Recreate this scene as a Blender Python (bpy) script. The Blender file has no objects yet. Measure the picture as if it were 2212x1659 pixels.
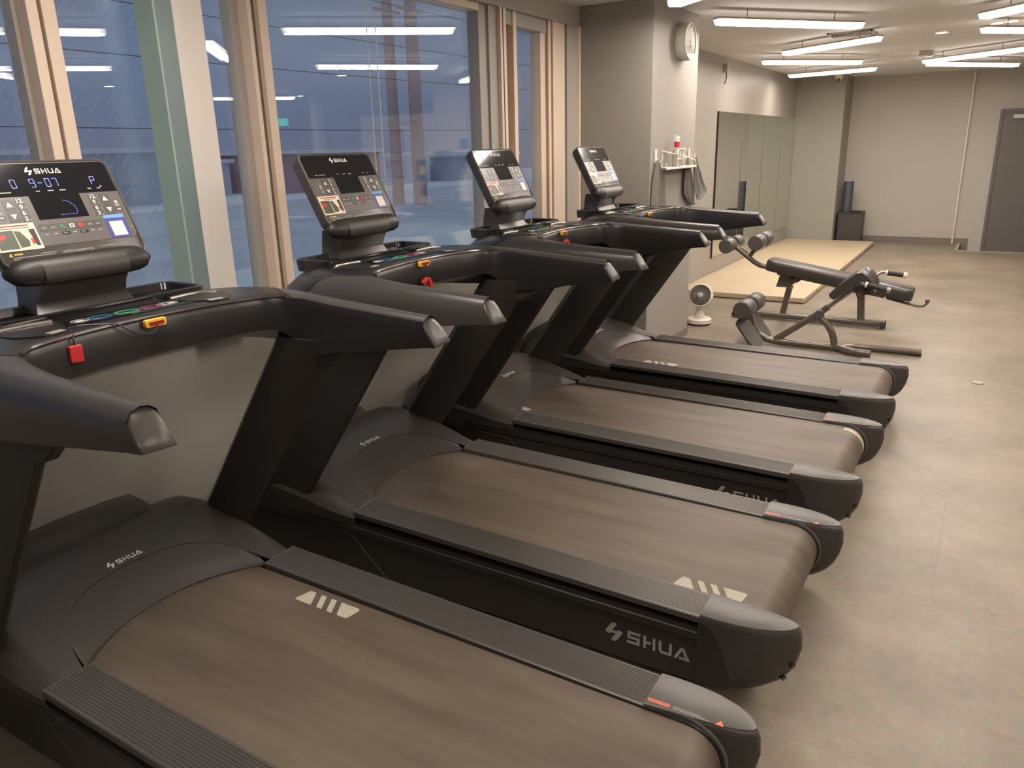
import bpy, math, random
from math import sin, cos, pi, radians, sqrt
from mathutils import Vector, Matrix

random.seed(7)
sc = bpy.context.scene
col = sc.collection

# ------------------------------------------------------------ camera
F_PX, W_PX = 1664.53, 2212.0
YAW, PITCH, ROLL = -0.55217108, -0.29623558, -0.0248905
cy, sy = cos(YAW), sin(YAW)
fwd = Vector((sy*cos(PITCH), cy*cos(PITCH), sin(PITCH)))
rt = Vector((cy, -sy, 0))
up = rt.cross(fwd)
r2 = cos(ROLL)*rt + sin(ROLL)*up
u2 = -sin(ROLL)*rt + cos(ROLL)*up
cam_d = bpy.data.cameras.new('camera')
cam = bpy.data.objects.new('camera', cam_d)
col.objects.link(cam)
cam_d.sensor_width = 36.0
cam_d.lens = 36.0*F_PX/W_PX
cam_d.clip_start = 0.05
cam_d.clip_end = 400
m = Matrix((r2, u2, -fwd)).transposed().to_4x4()
m.translation = Vector((0, 0, 1.54))
cam.matrix_world = m
sc.camera = cam

# ------------------------------------------------------------ view + world
sc.view_settings.view_transform = 'Standard'
sc.view_settings.look = 'None'
sc.view_settings.gamma = 1.0
sc.view_settings.use_curve_mapping = False
sc.view_settings.exposure = 0.0
sc.cycles.use_denoising = True
sc.cycles.max_bounces = 8
sc.cycles.diffuse_bounces = 4
sc.cycles.glossy_bounces = 4
sc.cycles.transparent_max_bounces = 16
sc.cycles.sample_clamp_indirect = 6.0

w = bpy.data.worlds.new('dusk_sky')
sc.world = w
w.use_nodes = True
nt = w.node_tree
nt.nodes.clear()
tc = nt.nodes.new('ShaderNodeTexCoord')
sp = nt.nodes.new('ShaderNodeSeparateXYZ')
ramp = nt.nodes.new('ShaderNodeValToRGB')
bg = nt.nodes.new('ShaderNodeBackground')
wo = nt.nodes.new('ShaderNodeOutputWorld')
nt.links.new(tc.outputs['Generated'], sp.inputs[0])
nt.links.new(sp.outputs['Z'], ramp.inputs[0])
cr = ramp.color_ramp
cr.elements[0].position = 0.0
cr.elements[0].color = (0.17, 0.19, 0.29, 1)
cr.elements[1].position = 0.7
cr.elements[1].color = (0.38, 0.45, 0.55, 1)
e = cr.elements.new(0.10)
e.color = (0.155, 0.215, 0.35, 1)
e = cr.elements.new(0.22)
e.color = (0.16, 0.20, 0.29, 1)
nt.links.new(ramp.outputs[0], bg.inputs[0])
bg.inputs[1].default_value = 1.0
nt.links.new(bg.outputs[0], wo.inputs[0])

LIGHT_STRENGTH = 98.0
LIGHT_COL = (1.0, 0.88, 0.79)

# ------------------------------------------------------------ materials
def newmat(name):
    mt = bpy.data.materials.new(name)
    mt.use_nodes = True
    b = mt.node_tree.nodes['Principled BSDF']
    return mt, mt.node_tree, b

def S(b, **kw):
    names = {'color': 'Base Color', 'rough': 'Roughness', 'metal': 'Metallic', 'spec': 'Specular IOR Level',
             'coat': 'Coat Weight', 'coat_rough': 'Coat Roughness', 'sheen': 'Sheen Weight'}
    for k, v in kw.items():
        if k == 'color':
            v = (v[0], v[1], v[2], 1)
        b.inputs[names[k]].default_value = v

def mat(name, color, rough=0.5, metal=0.0, spec=0.5, noise=0.0, nscale=20.0, bump=0.0, bscale=60.0, stretch=None, coat=0.0):
    mt, t, b = newmat(name)
    S(b, color=color, rough=rough, metal=metal, spec=spec, coat=coat)
    N, L = t.nodes, t.links
    if noise or bump:
        c = N.new('ShaderNodeTexCoord')
        mp = N.new('ShaderNodeMapping')
        L.new(c.outputs['Object'], mp.inputs[0])
        if stretch:
            mp.inputs['Scale'].default_value = stretch
        if noise:
            n = N.new('ShaderNodeTexNoise')
            n.inputs['Scale'].default_value = nscale
            n.inputs['Detail'].default_value = 5
            L.new(mp.outputs[0], n.inputs['Vector'])
            mx = N.new('ShaderNodeMix')
            mx.data_type = 'RGBA'
            mx.inputs[6].default_value = tuple(x*(1-noise) for x in color)+(1,)
            mx.inputs[7].default_value = tuple(min(1, x*(1+noise)) for x in color)+(1,)
            L.new(n.outputs['Fac'], mx.inputs[0])
            L.new(mx.outputs[2], b.inputs['Base Color'])
        if bump:
            n2 = N.new('ShaderNodeTexNoise')
            n2.inputs['Scale'].default_value = bscale
            n2.inputs['Detail'].default_value = 3
            L.new(mp.outputs[0], n2.inputs['Vector'])
            bp = N.new('ShaderNodeBump')
            bp.inputs['Strength'].default_value = bump
            bp.inputs['Distance'].default_value = 0.002
            L.new(n2.outputs['Fac'], bp.inputs['Height'])
            L.new(bp.outputs[0], b.inputs['Normal'])
    return mt

def emit(name, color, strength):
    mt, t, b = newmat(name)
    b.inputs['Emission Color'].default_value = (*color, 1)
    b.inputs['Emission Strength'].default_value = strength
    S(b, color=(0.02, 0.02, 0.02))
    return mt

MT = {}
MT['wall'] = mat('painted_wall', (0.285, 0.262, 0.232), 0.62, noise=0.05, nscale=2.5, bump=0.08, bscale=90)
MT['wall_gloss'] = mat('satin_painted_wall', (0.32, 0.295, 0.255), 0.45, spec=0.3, noise=0.05, nscale=2.0, bump=0.15, bscale=8)
MT['wall_white'] = mat('light_painted_wall', (0.43, 0.40, 0.355), 0.6, noise=0.04, nscale=3)
MT['partition'] = mat('white_partition_paint', (0.72, 0.66, 0.58), 0.6, noise=0.03, nscale=3)
MT['wall_side'] = mat('side_shade_grey', (0.30, 0.275, 0.24), 0.6, noise=0.04, nscale=3)
MT['wall_column'] = mat('greenish_grey_paint', (0.275, 0.265, 0.23), 0.6, noise=0.04, nscale=3)
MT['column_white'] = mat('white_column_paint', (0.78, 0.73, 0.66), 0.55, noise=0.03, nscale=3)
MT['wall_dark'] = mat('grey_painted_trim', (0.17, 0.155, 0.135), 0.6, noise=0.05, nscale=3)
MT['ceiling'] = mat('matte_ceiling', (0.76, 0.76, 0.76), 0.9, spec=0.05, noise=0.05, nscale=1.2)
MT['baseboard'] = mat('vinyl_baseboard', (0.17, 0.155, 0.13), 0.5, noise=0.06, nscale=10)
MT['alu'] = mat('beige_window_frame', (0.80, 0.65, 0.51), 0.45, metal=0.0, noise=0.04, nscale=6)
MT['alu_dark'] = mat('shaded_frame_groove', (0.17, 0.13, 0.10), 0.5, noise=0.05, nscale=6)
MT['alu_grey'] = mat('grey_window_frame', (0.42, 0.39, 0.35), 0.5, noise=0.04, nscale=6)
MT['fin'] = mat('greenish_glass_fin', (0.22, 0.28, 0.29), 0.2, noise=0.08, nscale=1.5)
MT['fin_edge'] = mat('polished_glass_edge', (0.36, 0.48, 0.42), 0.2, noise=0.05, nscale=8)
MT['door'] = mat('dark_grey_door', (0.125, 0.112, 0.102), 0.5, noise=0.06, nscale=4)
MT['plastic'] = mat('matte_black_plastic', (0.026, 0.023, 0.021), 0.42, spec=0.45, noise=0.12, nscale=3, bump=0.05, bscale=500)
MT['hood'] = mat('textured_hood_plastic', (0.054, 0.047, 0.041), 0.40, spec=0.5, noise=0.15, nscale=4, bump=0.06, bscale=400)
MT['cover'] = mat('satin_cover_plastic', (0.062, 0.055, 0.049), 0.34, spec=0.5, noise=0.1, nscale=5)
MT['handle'] = mat('satin_handrail_plastic', (0.052, 0.047, 0.044), 0.30, spec=0.5, noise=0.1, nscale=5, bump=0.04, bscale=500)
MT['gloss'] = mat('glossy_black_plastic', (0.018, 0.017, 0.018), 0.12, spec=0.6, noise=0.1, nscale=5)
MT['rail'] = mat('ribbed_dark_aluminium', (0.098, 0.090, 0.080), 0.38, metal=0.35, noise=0.12, nscale=3, stretch=(1, 30, 1))
MT['cap'] = mat('grey_plastic_cap', (0.10, 0.093, 0.085), 0.42, spec=0.5, noise=0.06, nscale=6, bump=0.05, bscale=500)
MT['bar_black'] = mat('black_rubber_grip', (0.02, 0.019, 0.018), 0.6, noise=0.1, nscale=10)
MT['capdark'] = mat('dark_plastic_cap', (0.050, 0.045, 0.040), 0.42, spec=0.5, noise=0.1, nscale=6)
MT['skirt'] = mat('black_side_panel', (0.027, 0.0245, 0.0225), 0.38, spec=0.5, noise=0.15, nscale=3, stretch=(0.5, 1, 4))
MT['post'] = mat('black_upright_coating', (0.032, 0.029, 0.026), 0.48, spec=0.4, noise=0.1, nscale=3)
MT['chrome'] = mat('brushed_steel_trim', (0.36, 0.33, 0.30), 0.28, metal=0.9, noise=0.05, nscale=30)
MT['gunmetal'] = mat('dark_polished_trim', (0.10, 0.09, 0.085), 0.22, metal=0.7, noise=0.05, nscale=30)
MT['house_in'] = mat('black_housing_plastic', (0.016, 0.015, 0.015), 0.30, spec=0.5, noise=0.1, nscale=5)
MT['silver'] = mat('silver_print', (0.42, 0.39, 0.35), 0.45, metal=0.3, noise=0.03, nscale=40)
MT['print'] = mat('white_print', (0.75, 0.70, 0.64), 0.5, noise=0.02, nscale=40)
MT['mark'] = mat('worn_belt_marking', (0.40, 0.37, 0.29), 0.7, noise=0.25, nscale=40)
MT['panel_grey'] = mat('grey_membrane_panel', (0.13, 0.121, 0.112), 0.33, noise=0.04, nscale=12)
MT['panel_face'] = mat('dark_console_face', (0.060, 0.055, 0.051), 0.33, noise=0.05, nscale=12)
MT['screen'] = mat('black_glossy_display', (0.012, 0.012, 0.014), 0.08, spec=0.6, noise=0.05, nscale=3)
MT['key'] = mat('grey_membrane_key', (0.085, 0.079, 0.073), 0.4, noise=0.04, nscale=20)
MT['key_dark'] = mat('black_membrane_key', (0.02, 0.019, 0.018), 0.4, noise=0.04, nscale=20)
MT['red'] = mat('red_plastic', (0.55, 0.03, 0.03), 0.4, noise=0.06, nscale=20)
MT['red_dark'] = mat('dark_red_slot', (0.28, 0.012, 0.006), 0.5, noise=0.06, nscale=20)
MT['yellow'] = mat('yellow_plastic', (0.85, 0.47, 0.06), 0.4, noise=0.04, nscale=20)
MT['orange_print'] = mat('orange_print', (0.75, 0.17, 0.07), 0.5, noise=0.03, nscale=20)
MT['green'] = mat('green_print', (0.05, 0.40, 0.16), 0.4, noise=0.03, nscale=20)
MT['blue'] = mat('blue_print', (0.03, 0.15, 0.25), 0.4, noise=0.03, nscale=20)
MT['magenta'] = mat('magenta_print', (0.28, 0.04, 0.09), 0.4, noise=0.03, nscale=20)
MT['sticker_blue'] = mat('indigo_sticker', (0.07, 0.07, 0.30), 0.4, noise=0.05, nscale=20)
MT['sticker_cyan'] = mat('pale_blue_sticker', (0.16, 0.38, 0.62), 0.4, noise=0.05, nscale=20)
MT['sticker_cream'] = mat('cream_paper_sticker', (0.78, 0.66, 0.50), 0.5, noise=0.04, nscale=20)
MT['sticker_green'] = mat('dark_green_print', (0.06, 0.075, 0.045), 0.4, noise=0.3, nscale=60)
MT['paint_white'] = mat('white_plastic', (0.72, 0.66, 0.57), 0.35, noise=0.02, nscale=10)
MT['white_metal'] = mat('white_coated_wire', (0.75, 0.69, 0.60), 0.4, noise=0.02, nscale=10)
MT['towel'] = mat('grey_green_towel', (0.17, 0.165, 0.14), 0.9, noise=0.2, nscale=60, bump=0.8, bscale=250)
MT['mat_foam'] = mat('beige_gym_mat', (0.46, 0.375, 0.25), 0.55, noise=0.06, nscale=3, stretch=(1, 0.3, 1), bump=0.1, bscale=200)
MT['mat_side'] = mat('beige_mat_edge', (0.48, 0.38, 0.23), 0.6, noise=0.08, nscale=6)
MT['vinyl'] = mat('black_vinyl_padding', (0.042, 0.038, 0.034), 0.38, spec=0.5, noise=0.08, nscale=8, bump=0.05, bscale=200)
MT['foam'] = mat('grey_foam_roller', (0.075, 0.068, 0.06), 0.38, spec=0.5, noise=0.08, nscale=8, bump=0.1, bscale=300)
MT['tube'] = mat('bronze_grey_steel_tube', (0.16, 0.135, 0.11), 0.30, metal=0.55, noise=0.06, nscale=10)
MT['footplate'] = mat('grey_rubber_footplate', (0.09, 0.085, 0.075), 0.7, noise=0.15, nscale=80, bump=0.4, bscale=300)
MT['roller_blue'] = mat('slate_foam_roller', (0.055, 0.062, 0.075), 0.5, noise=0.1, nscale=50, bump=0.5, bscale=150)
MT['bin'] = mat('black_matte_box', (0.045, 0.04, 0.038), 0.5, noise=0.1, nscale=10)
MT['clock_face'] = mat('ivory_clock_face', (0.55, 0.52, 0.45), 0.4, noise=0.03, nscale=10)
MT['lamp_body'] = mat('tan_lamp_housing', (0.42, 0.33, 0.25), 0.4, noise=0.04, nscale=6)
MT['led_white'] = emit('lit_diffuser', LIGHT_COL, LIGHT_STRENGTH)
MT['led_edge'] = emit('softly_lit_diffuser_edge', LIGHT_COL, 7.0)
MT['downlight_lens'] = emit('lit_downlight_lens', (1.0, 0.85, 0.68), 40.0)
MT['led_blue'] = emit('blue_led_digits', (0.22, 0.26, 1.0), 2.6)
MT['led_dot'] = emit('white_led_dot', (0.8, 0.85, 1.0), 3.0)
MT['exit_green'] = emit('lit_green_sign', (0.02, 0.55, 0.30), 2.5)
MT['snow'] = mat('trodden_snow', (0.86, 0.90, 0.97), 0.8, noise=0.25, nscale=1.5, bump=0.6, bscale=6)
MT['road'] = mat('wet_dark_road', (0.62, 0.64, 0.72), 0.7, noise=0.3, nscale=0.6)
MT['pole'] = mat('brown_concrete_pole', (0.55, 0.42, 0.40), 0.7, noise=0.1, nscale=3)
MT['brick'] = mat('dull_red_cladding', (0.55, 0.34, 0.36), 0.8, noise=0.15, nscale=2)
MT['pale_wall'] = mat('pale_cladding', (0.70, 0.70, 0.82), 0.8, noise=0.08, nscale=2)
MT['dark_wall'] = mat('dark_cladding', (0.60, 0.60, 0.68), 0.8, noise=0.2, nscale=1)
MT['wire_out'] = mat('black_cable', (0.10, 0.10, 0.13), 0.6, noise=0.1, nscale=5)
MT['cordbead'] = mat('white_ball_chain', (0.70, 0.64, 0.56), 0.4, noise=0.05, nscale=100)
MT['paper'] = mat('printed_paper', (0.60, 0.52, 0.46), 0.6, noise=0.05, nscale=8)
MT['teal'] = mat('teal_poster_paper', (0.04, 0.24, 0.34), 0.6, noise=0.05, nscale=8)

# belt: brown-grey rubber with long streaks
mt, t, b = newmat('running_belt_rubber')
N, L = t.nodes, t.links
c = N.new('ShaderNodeTexCoord')
mp = N.new('ShaderNodeMapping')
mp.inputs['Scale'].default_value = (1.2, 9, 1)
n = N.new('ShaderNodeTexNoise')
n.inputs['Scale'].default_value = 1.6
n.inputs['Detail'].default_value = 6
rp = N.new('ShaderNodeValToRGB')
rp.color_ramp.elements[0].position = 0.3
rp.color_ramp.elements[0].color = (0.074, 0.056, 0.040, 1)
rp.color_ramp.elements[1].position = 0.75
rp.color_ramp.elements[1].color = (0.135, 0.106, 0.076, 1)
L.new(c.outputs['Object'], mp.inputs[0])
L.new(mp.outputs[0], n.inputs['Vector'])
L.new(n.outputs['Fac'], rp.inputs[0])
L.new(rp.outputs[0], b.inputs['Base Color'])
S(b, rough=0.52, spec=0.4)
n2 = N.new('ShaderNodeTexNoise')
n2.inputs['Scale'].default_value = 350
bp = N.new('ShaderNodeBump')
bp.inputs['Strength'].default_value = 0.15
bp.inputs['Distance'].default_value = 0.001
L.new(c.outputs['Object'], n2.inputs['Vector'])
L.new(n2.outputs['Fac'], bp.inputs['Height'])
L.new(bp.outputs[0], b.inputs['Normal'])
MT['belt'] = mt

# floor: mottled concrete-look vinyl tiles
mt, t, b = newmat('concrete_look_tiles')
N, L = t.nodes, t.links
c = N.new('ShaderNodeTexCoord')
n = N.new('ShaderNodeTexNoise')
n.inputs['Scale'].default_value = 1.9
n.inputs['Detail'].default_value = 10
n.inputs['Roughness'].default_value = 0.62
rp = N.new('ShaderNodeValToRGB')
rp.color_ramp.elements[0].position = 0.30
rp.color_ramp.elements[0].color = (0.160, 0.133, 0.100, 1)
rp.color_ramp.elements[1].position = 0.72
rp.color_ramp.elements[1].color = (0.28, 0.235, 0.178, 1)
L.new(c.outputs['Object'], n.inputs['Vector'])
L.new(n.outputs['Fac'], rp.inputs[0])
n3 = N.new('ShaderNodeTexNoise')
n3.inputs['Scale'].default_value = 40
n3.inputs['Detail'].default_value = 4
mxn = N.new('ShaderNodeMix')
mxn.data_type = 'RGBA'
mxn.blend_type = 'OVERLAY'
mxn.inputs[0].default_value = 0.25
L.new(c.outputs['Object'], n3.inputs['Vector'])
L.new(rp.outputs[0], mxn.inputs[6])
L.new(n3.outputs['Color'], mxn.inputs[7])
br = N.new('ShaderNodeTexBrick')
br.offset = 0.5
br.inputs['Color1'].default_value = (1, 1, 1, 1)
br.inputs['Color2'].default_value = (0.93, 0.93, 0.93, 1)
br.inputs['Mortar'].default_value = (0.87, 0.87, 0.87, 1)
br.inputs['Scale'].default_value = 1.0
br.inputs['Mortar Size'].default_value = 0.003
br.inputs['Brick Width'].default_value = 0.92
br.inputs['Row Height'].default_value = 0.92
L.new(c.outputs['Object'], br.inputs['Vector'])
ml = N.new('ShaderNodeMix')
ml.data_type = 'RGBA'
ml.blend_type = 'MULTIPLY'
ml.inputs[0].default_value = 1.0
L.new(mxn.outputs[2], ml.inputs[6])
L.new(br.outputs['Color'], ml.inputs[7])
L.new(ml.outputs[2], b.inputs['Base Color'])
S(b, rough=0.42, spec=0.35)
MT['floor'] = mt

# mirror with a faint green tint
mt, t, b = newmat('silvered_mirror')
S(b, color=(0.80, 0.84, 0.78), rough=0.01, metal=1.0)
MT['mirror'] = mt

# window glass: clear pane with fresnel reflection and dried drops
def glassmat(name, drops):
    mt = bpy.data.materials.new(name)
    mt.use_nodes = True
    t = mt.node_tree
    N, L = t.nodes, t.links
    N.clear()
    o = N.new('ShaderNodeOutputMaterial')
    tr = N.new('ShaderNodeBsdfTransparent')
    tr.inputs[0].default_value = (0.975, 0.985, 0.985, 1)
    gl = N.new('ShaderNodeBsdfGlossy')
    gl.inputs['Roughness'].default_value = 0.0
    gl.inputs[0].default_value = (0.92, 0.92, 0.92, 1)
    fr = N.new('ShaderNodeFresnel')
    ge = N.new('ShaderNodeNewGeometry')
    ior = N.new('ShaderNodeMapRange')
    ior.inputs[3].default_value = 1.6
    ior.inputs[4].default_value = 1/1.6
    L.new(ge.outputs['Backfacing'], ior.inputs[0])
    L.new(ior.outputs[0], fr.inputs[0])
    mx = N.new('ShaderNodeMixShader')
    L.new(fr.outputs[0], mx.inputs[0])
    L.new(tr.outputs[0], mx.inputs[1])
    L.new(gl.outputs[0], mx.inputs[2])
    last = mx
    if drops:
        df = N.new('ShaderNodeBsdfDiffuse')
        df.inputs[0].default_value = (0.7, 0.72, 0.75, 1)
        c = N.new('ShaderNodeTexCoord')
        v = N.new('ShaderNodeTexVoronoi')
        v.inputs['Scale'].default_value = 110
        L.new(c.outputs['Object'], v.inputs['Vector'])
        lt = N.new('ShaderNodeMath')
        lt.operation = 'LESS_THAN'
        lt.inputs[1].default_value = 0.13
        L.new(v.outputs['Distance'], lt.inputs[0])
        s = N.new('ShaderNodeSeparateXYZ')
        L.new(c.outputs['Object'], s.inputs[0])
        mr = N.new('ShaderNodeMapRange')
        mr.inputs[1].default_value = 1.55
        mr.inputs[2].default_value = 1.0
        mr.inputs[3].default_value = 0.02
        mr.inputs[4].default_value = 0.5
        L.new(s.outputs['Z'], mr.inputs[0])
        mm = N.new('ShaderNodeMath')
        mm.operation = 'MULTIPLY'
        L.new(lt.outputs[0], mm.inputs[0])
        L.new(mr.outputs[0], mm.inputs[1])
        m2 = N.new('ShaderNodeMixShader')
        L.new(mm.outputs[0], m2.inputs[0])
        L.new(mx.outputs[0], m2.inputs[1])
        L.new(df.outputs[0], m2.inputs[2])
        last = m2
    L.new(last.outputs[0], o.inputs[0])
    return mt
MT['glass'] = glassmat('clear_window_glass', True)
MT['glass_plain'] = glassmat('clear_clock_glass', False)

# ------------------------------------------------------------ mesh helpers
ORG = {}

class M:
    def __init__(s):
        s.v, s.f = [], []
    def add(s, vs, fs):
        o = len(s.v)
        s.v += [tuple(x) for x in vs]
        s.f += [tuple(i+o for i in q) for q in fs]
        return s
    def box(s, x0, x1, y0, y1, z0, z1):
        vs = [(x, y, z) for x in (x0, x1) for y in (y0, y1) for z in (z0, z1)]
        return s.add(vs, [(0, 1, 3, 2), (4, 6, 7, 5), (0, 4, 5, 1), (2, 3, 7, 6), (0, 2, 6, 4), (1, 5, 7, 3)])
    def loft(s, rings, closed=True, cap=True, wrap=False):
        n = len(rings[0])
        vs = [p for r in rings for p in r]
        fs = []
        R = len(rings)
        for i in range(R if wrap else R-1):
            a, b2 = i*n, ((i+1) % R)*n
            for j in range(n if closed else n-1):
                k = (j+1) % n
                fs.append((a+j, a+k, b2+k, b2+j))
        if cap and closed and not wrap:
            fs.append(tuple(range(n))[::-1])
            fs.append(tuple((R-1)*n+i for i in range(n)))
        return s.add(vs, fs)
    def prism(s, poly, ax, a0, a1):
        def P(p, a):
            if ax == 'y':
                return (p[0], a, p[1])
            if ax == 'x':
                return (a, p[0], p[1])
            return (p[0], p[1], a)
        return s.loft([[P(p, a0) for p in poly], [P(p, a1) for p in poly]])
    def tube(s, path, r, n=10, cap=True):
        path = [Vector(p) for p in path]
        rings = []
        prev = None
        for i, p in enumerate(path):
            d = (path[min(i+1, len(path)-1)]-path[max(i-1, 0)]).normalized()
            if prev is None:
                a = Vector((0, 0, 1)) if abs(d.z) < 0.9 else Vector((1, 0, 0))
                u = d.cross(a).normalized()
            else:
                u = (prev-prev.dot(d)*d).normalized()
            prev = u
            v = d.cross(u)
            rr = r[i] if isinstance(r, (list, tuple)) else r
            rings.append([p+rr*(cos(2*pi*k/n)*u+sin(2*pi*k/n)*v) for k in range(n)])
        return s.loft(rings, cap=cap)
    def cyl(s, p0, p1, r, n=24):
        return s.tube([p0, p1], r, n)
    def flat(s, fr, pts, h=0.0006, h0=0.0):
        """thin raised plate on a frame function fr(u,v,h)"""
        a = [fr(p[0], p[1], h0) for p in pts]
        b2 = [fr(p[0], p[1], h0+h) for p in pts]
        return s.loft([a, b2])
    def rect(s, fr, u0, u1, v0, v1, h=0.0006, h0=0.0):
        return s.flat(fr, [(u0, v0), (u1, v0), (u1, v1), (u0, v1)], h, h0)
    def build(s, name, mt, parent=None, smooth=35, bevel=0, seg=2, sub=0):
        me = bpy.data.meshes.new(name)
        off = ORG.get(parent.name if parent else None, Vector((0, 0, 0)))
        me.from_pydata([tuple(Vector(p)-off) for p in s.v], [], s.f)
        me.update()
        import bmesh
        bm = bmesh.new()
        bm.from_mesh(me)
        bmesh.ops.recalc_face_normals(bm, faces=bm.faces)
        bm.to_mesh(me)
        bm.free()
        if smooth:
            for p in me.polygons:
                p.use_smooth = True
            me.set_sharp_from_angle(angle=radians(smooth))
        me.materials.append(MT[mt])
        ob = bpy.data.objects.new(name, me)
        col.objects.link(ob)
        if parent:
            ob.parent = parent
            ORG[ob.name] = off
        if bevel:
            md = ob.modifiers.new('bevel', 'BEVEL')
            md.width = bevel
            md.segments = seg
            md.limit_method = 'ANGLE'
            md.angle_limit = radians(40)
            md.harden_normals = False
        if sub:
            md = ob.modifiers.new('sub', 'SUBSURF')
            md.levels = sub
            md.render_levels = sub
        return ob

def tag(o, label=None, cat=None, group=None, kind=None):
    if label:
        o['label'] = label
    if cat:
        o['category'] = cat
    if group:
        o['group'] = group
    if kind:
        o['kind'] = kind
    return o

def thing(name, loc, label, cat, group=None, kind=None):
    o = bpy.data.objects.new(name, None)
    o.location = loc
    o.empty_display_size = 0.1
    col.objects.link(o)
    ORG[o.name] = Vector(loc)
    return tag(o, label, cat, group, kind)

def struct(ob):
    ob['kind'] = 'structure'
    return ob

def copy_tree(o, parent=None):
    c = o.copy()
    col.objects.link(c)
    if parent:
        c.parent = parent
    for ch in o.children:
        copy_tree(ch, c)
    return c

def rpoly(x0, x1, y0, y1, r, n=5):
    pts = []
    for cx, cyy, a0 in ((x1-r, y1-r, 0), (x0+r, y1-r, 90), (x0+r, y0+r, 180), (x1-r, y0+r, 270)):
        for k in range(n+1):
            a = radians(a0+90*k/n)
            pts.append((cx+r*cos(a), cyy+r*sin(a)))
    return pts

def text_into(mm, body, fr, u, v, size, h=0.0006, h0=0.0, bold=0.0, mirror_v=True):
    cu = bpy.data.curves.new('lettering', 'FONT')
    cu.body = body
    cu.size = size
    cu.align_x = 'CENTER'
    cu.align_y = 'CENTER'
    cu.offset = bold
    ob = bpy.data.objects.new('lettering', cu)
    col.objects.link(ob)
    dg = bpy.context.evaluated_depsgraph_get()
    me = bpy.data.meshes.new_from_object(ob.evaluated_get(dg))
    sgn = -1 if mirror_v else 1
    vs = [fr(u+p.co.x, v+sgn*p.co.y, h0+h) for p in me.vertices]
    mm.add(vs, [tuple(p.vertices) for p in me.polygons])
    bpy.data.objects.remove(ob)
    bpy.data.curves.remove(cu)
    bpy.data.meshes.remove(me)

def logo(mm, fr, u0, v0, H, h=0.0006, h0=0.0):
    """emblem and letters; u0,v0 = bottom-left, v grows downward on the frame, H = emblem height"""
    def P(pts, ox, oy, k):
        mm.flat(fr, [(u0+(ox+x)*k*1.0, v0-(oy+y)*k) for x, y in pts], h, h0)
    # emblem: two slanted legs joined by a tie
    P([(0.0, 0.44), (0.06, 0.40), (0.24, 0.34), (0.34, 0.52), (0.60, 0.93), (0.56, 1.0), (0.40, 1.0), (0.30, 0.93)], 0, 0, H)
    P([(0.94, 0.57), (0.88, 0.61), (0.70, 0.67), (0.60, 0.49), (0.34, 0.07), (0.38, 0.0), (0.54, 0.0), (0.64, 0.08)], 0, 0, H)
    P([(0.24, 0.54), (0.34, 0.42), (0.70, 0.46), (0.60, 0.58)], 0, 0, H)
    k = H*0.66
    T = 0.20
    ox, oy = 1.75, 0.22
    def seg(x0, y0, x1, y1):
        P([(x0, y0), (x1, y0), (x1, y1), (x0, y1)], ox, oy, k)
    # S
    seg(0.0, 0.0, 1.0, T)
    seg(1.0-T, T, 1.0, 0.5-T/2)
    seg(0.05, 0.5-T/2, 1.0, 0.5+T/2)
    seg(0.05, 0.5+T/2, 0.05+T, 1.0-T)
    seg(0.05, 1.0-T, 1.05, 1.0)
    # H
    ox += 1.28
    seg(0, 0, T, 1)
    seg(T, 0.5-T/2, 0.58, 0.5+T/2)
    seg(0.72, 0, 0.72+T, 1)
    # U
    ox += 1.18
    seg(0, 0.22, T, 1)
    P([(0, 0.22), (0.18, 0.0), (0.18+T*0.6, T), (T, 0.30)], ox, oy, k)
    seg(0.18, 0, 0.82, T)
    seg(0.98-T, 0.0, 0.98, 1)
    # A
    ox += 1.12
    P([(0, 0), (T*1.25, 0), (0.72, 1.0), (0.52, 1.0)], ox, oy, k)
    P([(0.52, 1.0), (0.74, 1.0), (1.22, 0), (0.95, 0)], ox, oy, k)
    seg(0.42, 0.0, 1.0, T)

# ============================================================ ROOM
CEIL = 2.47
GX = -2.70          # glass plane
WX = -2.62          # inner face of the window wall

struct(M().box(-2.90, -0.35, -3.2, 13.75, -0.12, 0.0).box(-0.35, 9.2, -3.2, 12.75, -0.12, 0).build('floor', 'floor', smooth=0))
struct(M().box(-0.35, 3.0, 12.75, 13.75, -0.3, -0.12).build('floor_entrance', 'floor', smooth=0))
struct(M().box(-2.95, 9.2, -3.2, 13.80, CEIL, CEIL+0.1).build('ceiling', 'ceiling', smooth=0))
struct(M().box(-2.90, 9.2, 13.65, 13.80, -0.3, CEIL).build('wall_far', 'wall_white', smooth=0))
struct(M().box(9.1, 9.25, -3.2, 13.8, -0.05, CEIL).build('wall_right', 'wall', smooth=0))
struct(M().box(-2.90, 9.2, -3.3, -3.2, -0.05, CEIL).build('wall_near', 'wall', smooth=0))
struct(M().box(-2.90, -2.77, 6.2, 13.70, 0, CEIL).build('wall_left', 'wall_gloss', smooth=0))
# pillar carrying the clock
struct(M().box(-2.90, -2.07, 5.27, 6.2, 0, CEIL).build('wall_pillar', 'wall', smooth=0, bevel=0.006))
struct(M().box(-2.07, -2.060, 5.262, 6.2, 0, 0.07).build('baseboard_pillar', 'baseboard', smooth=0))
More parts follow.
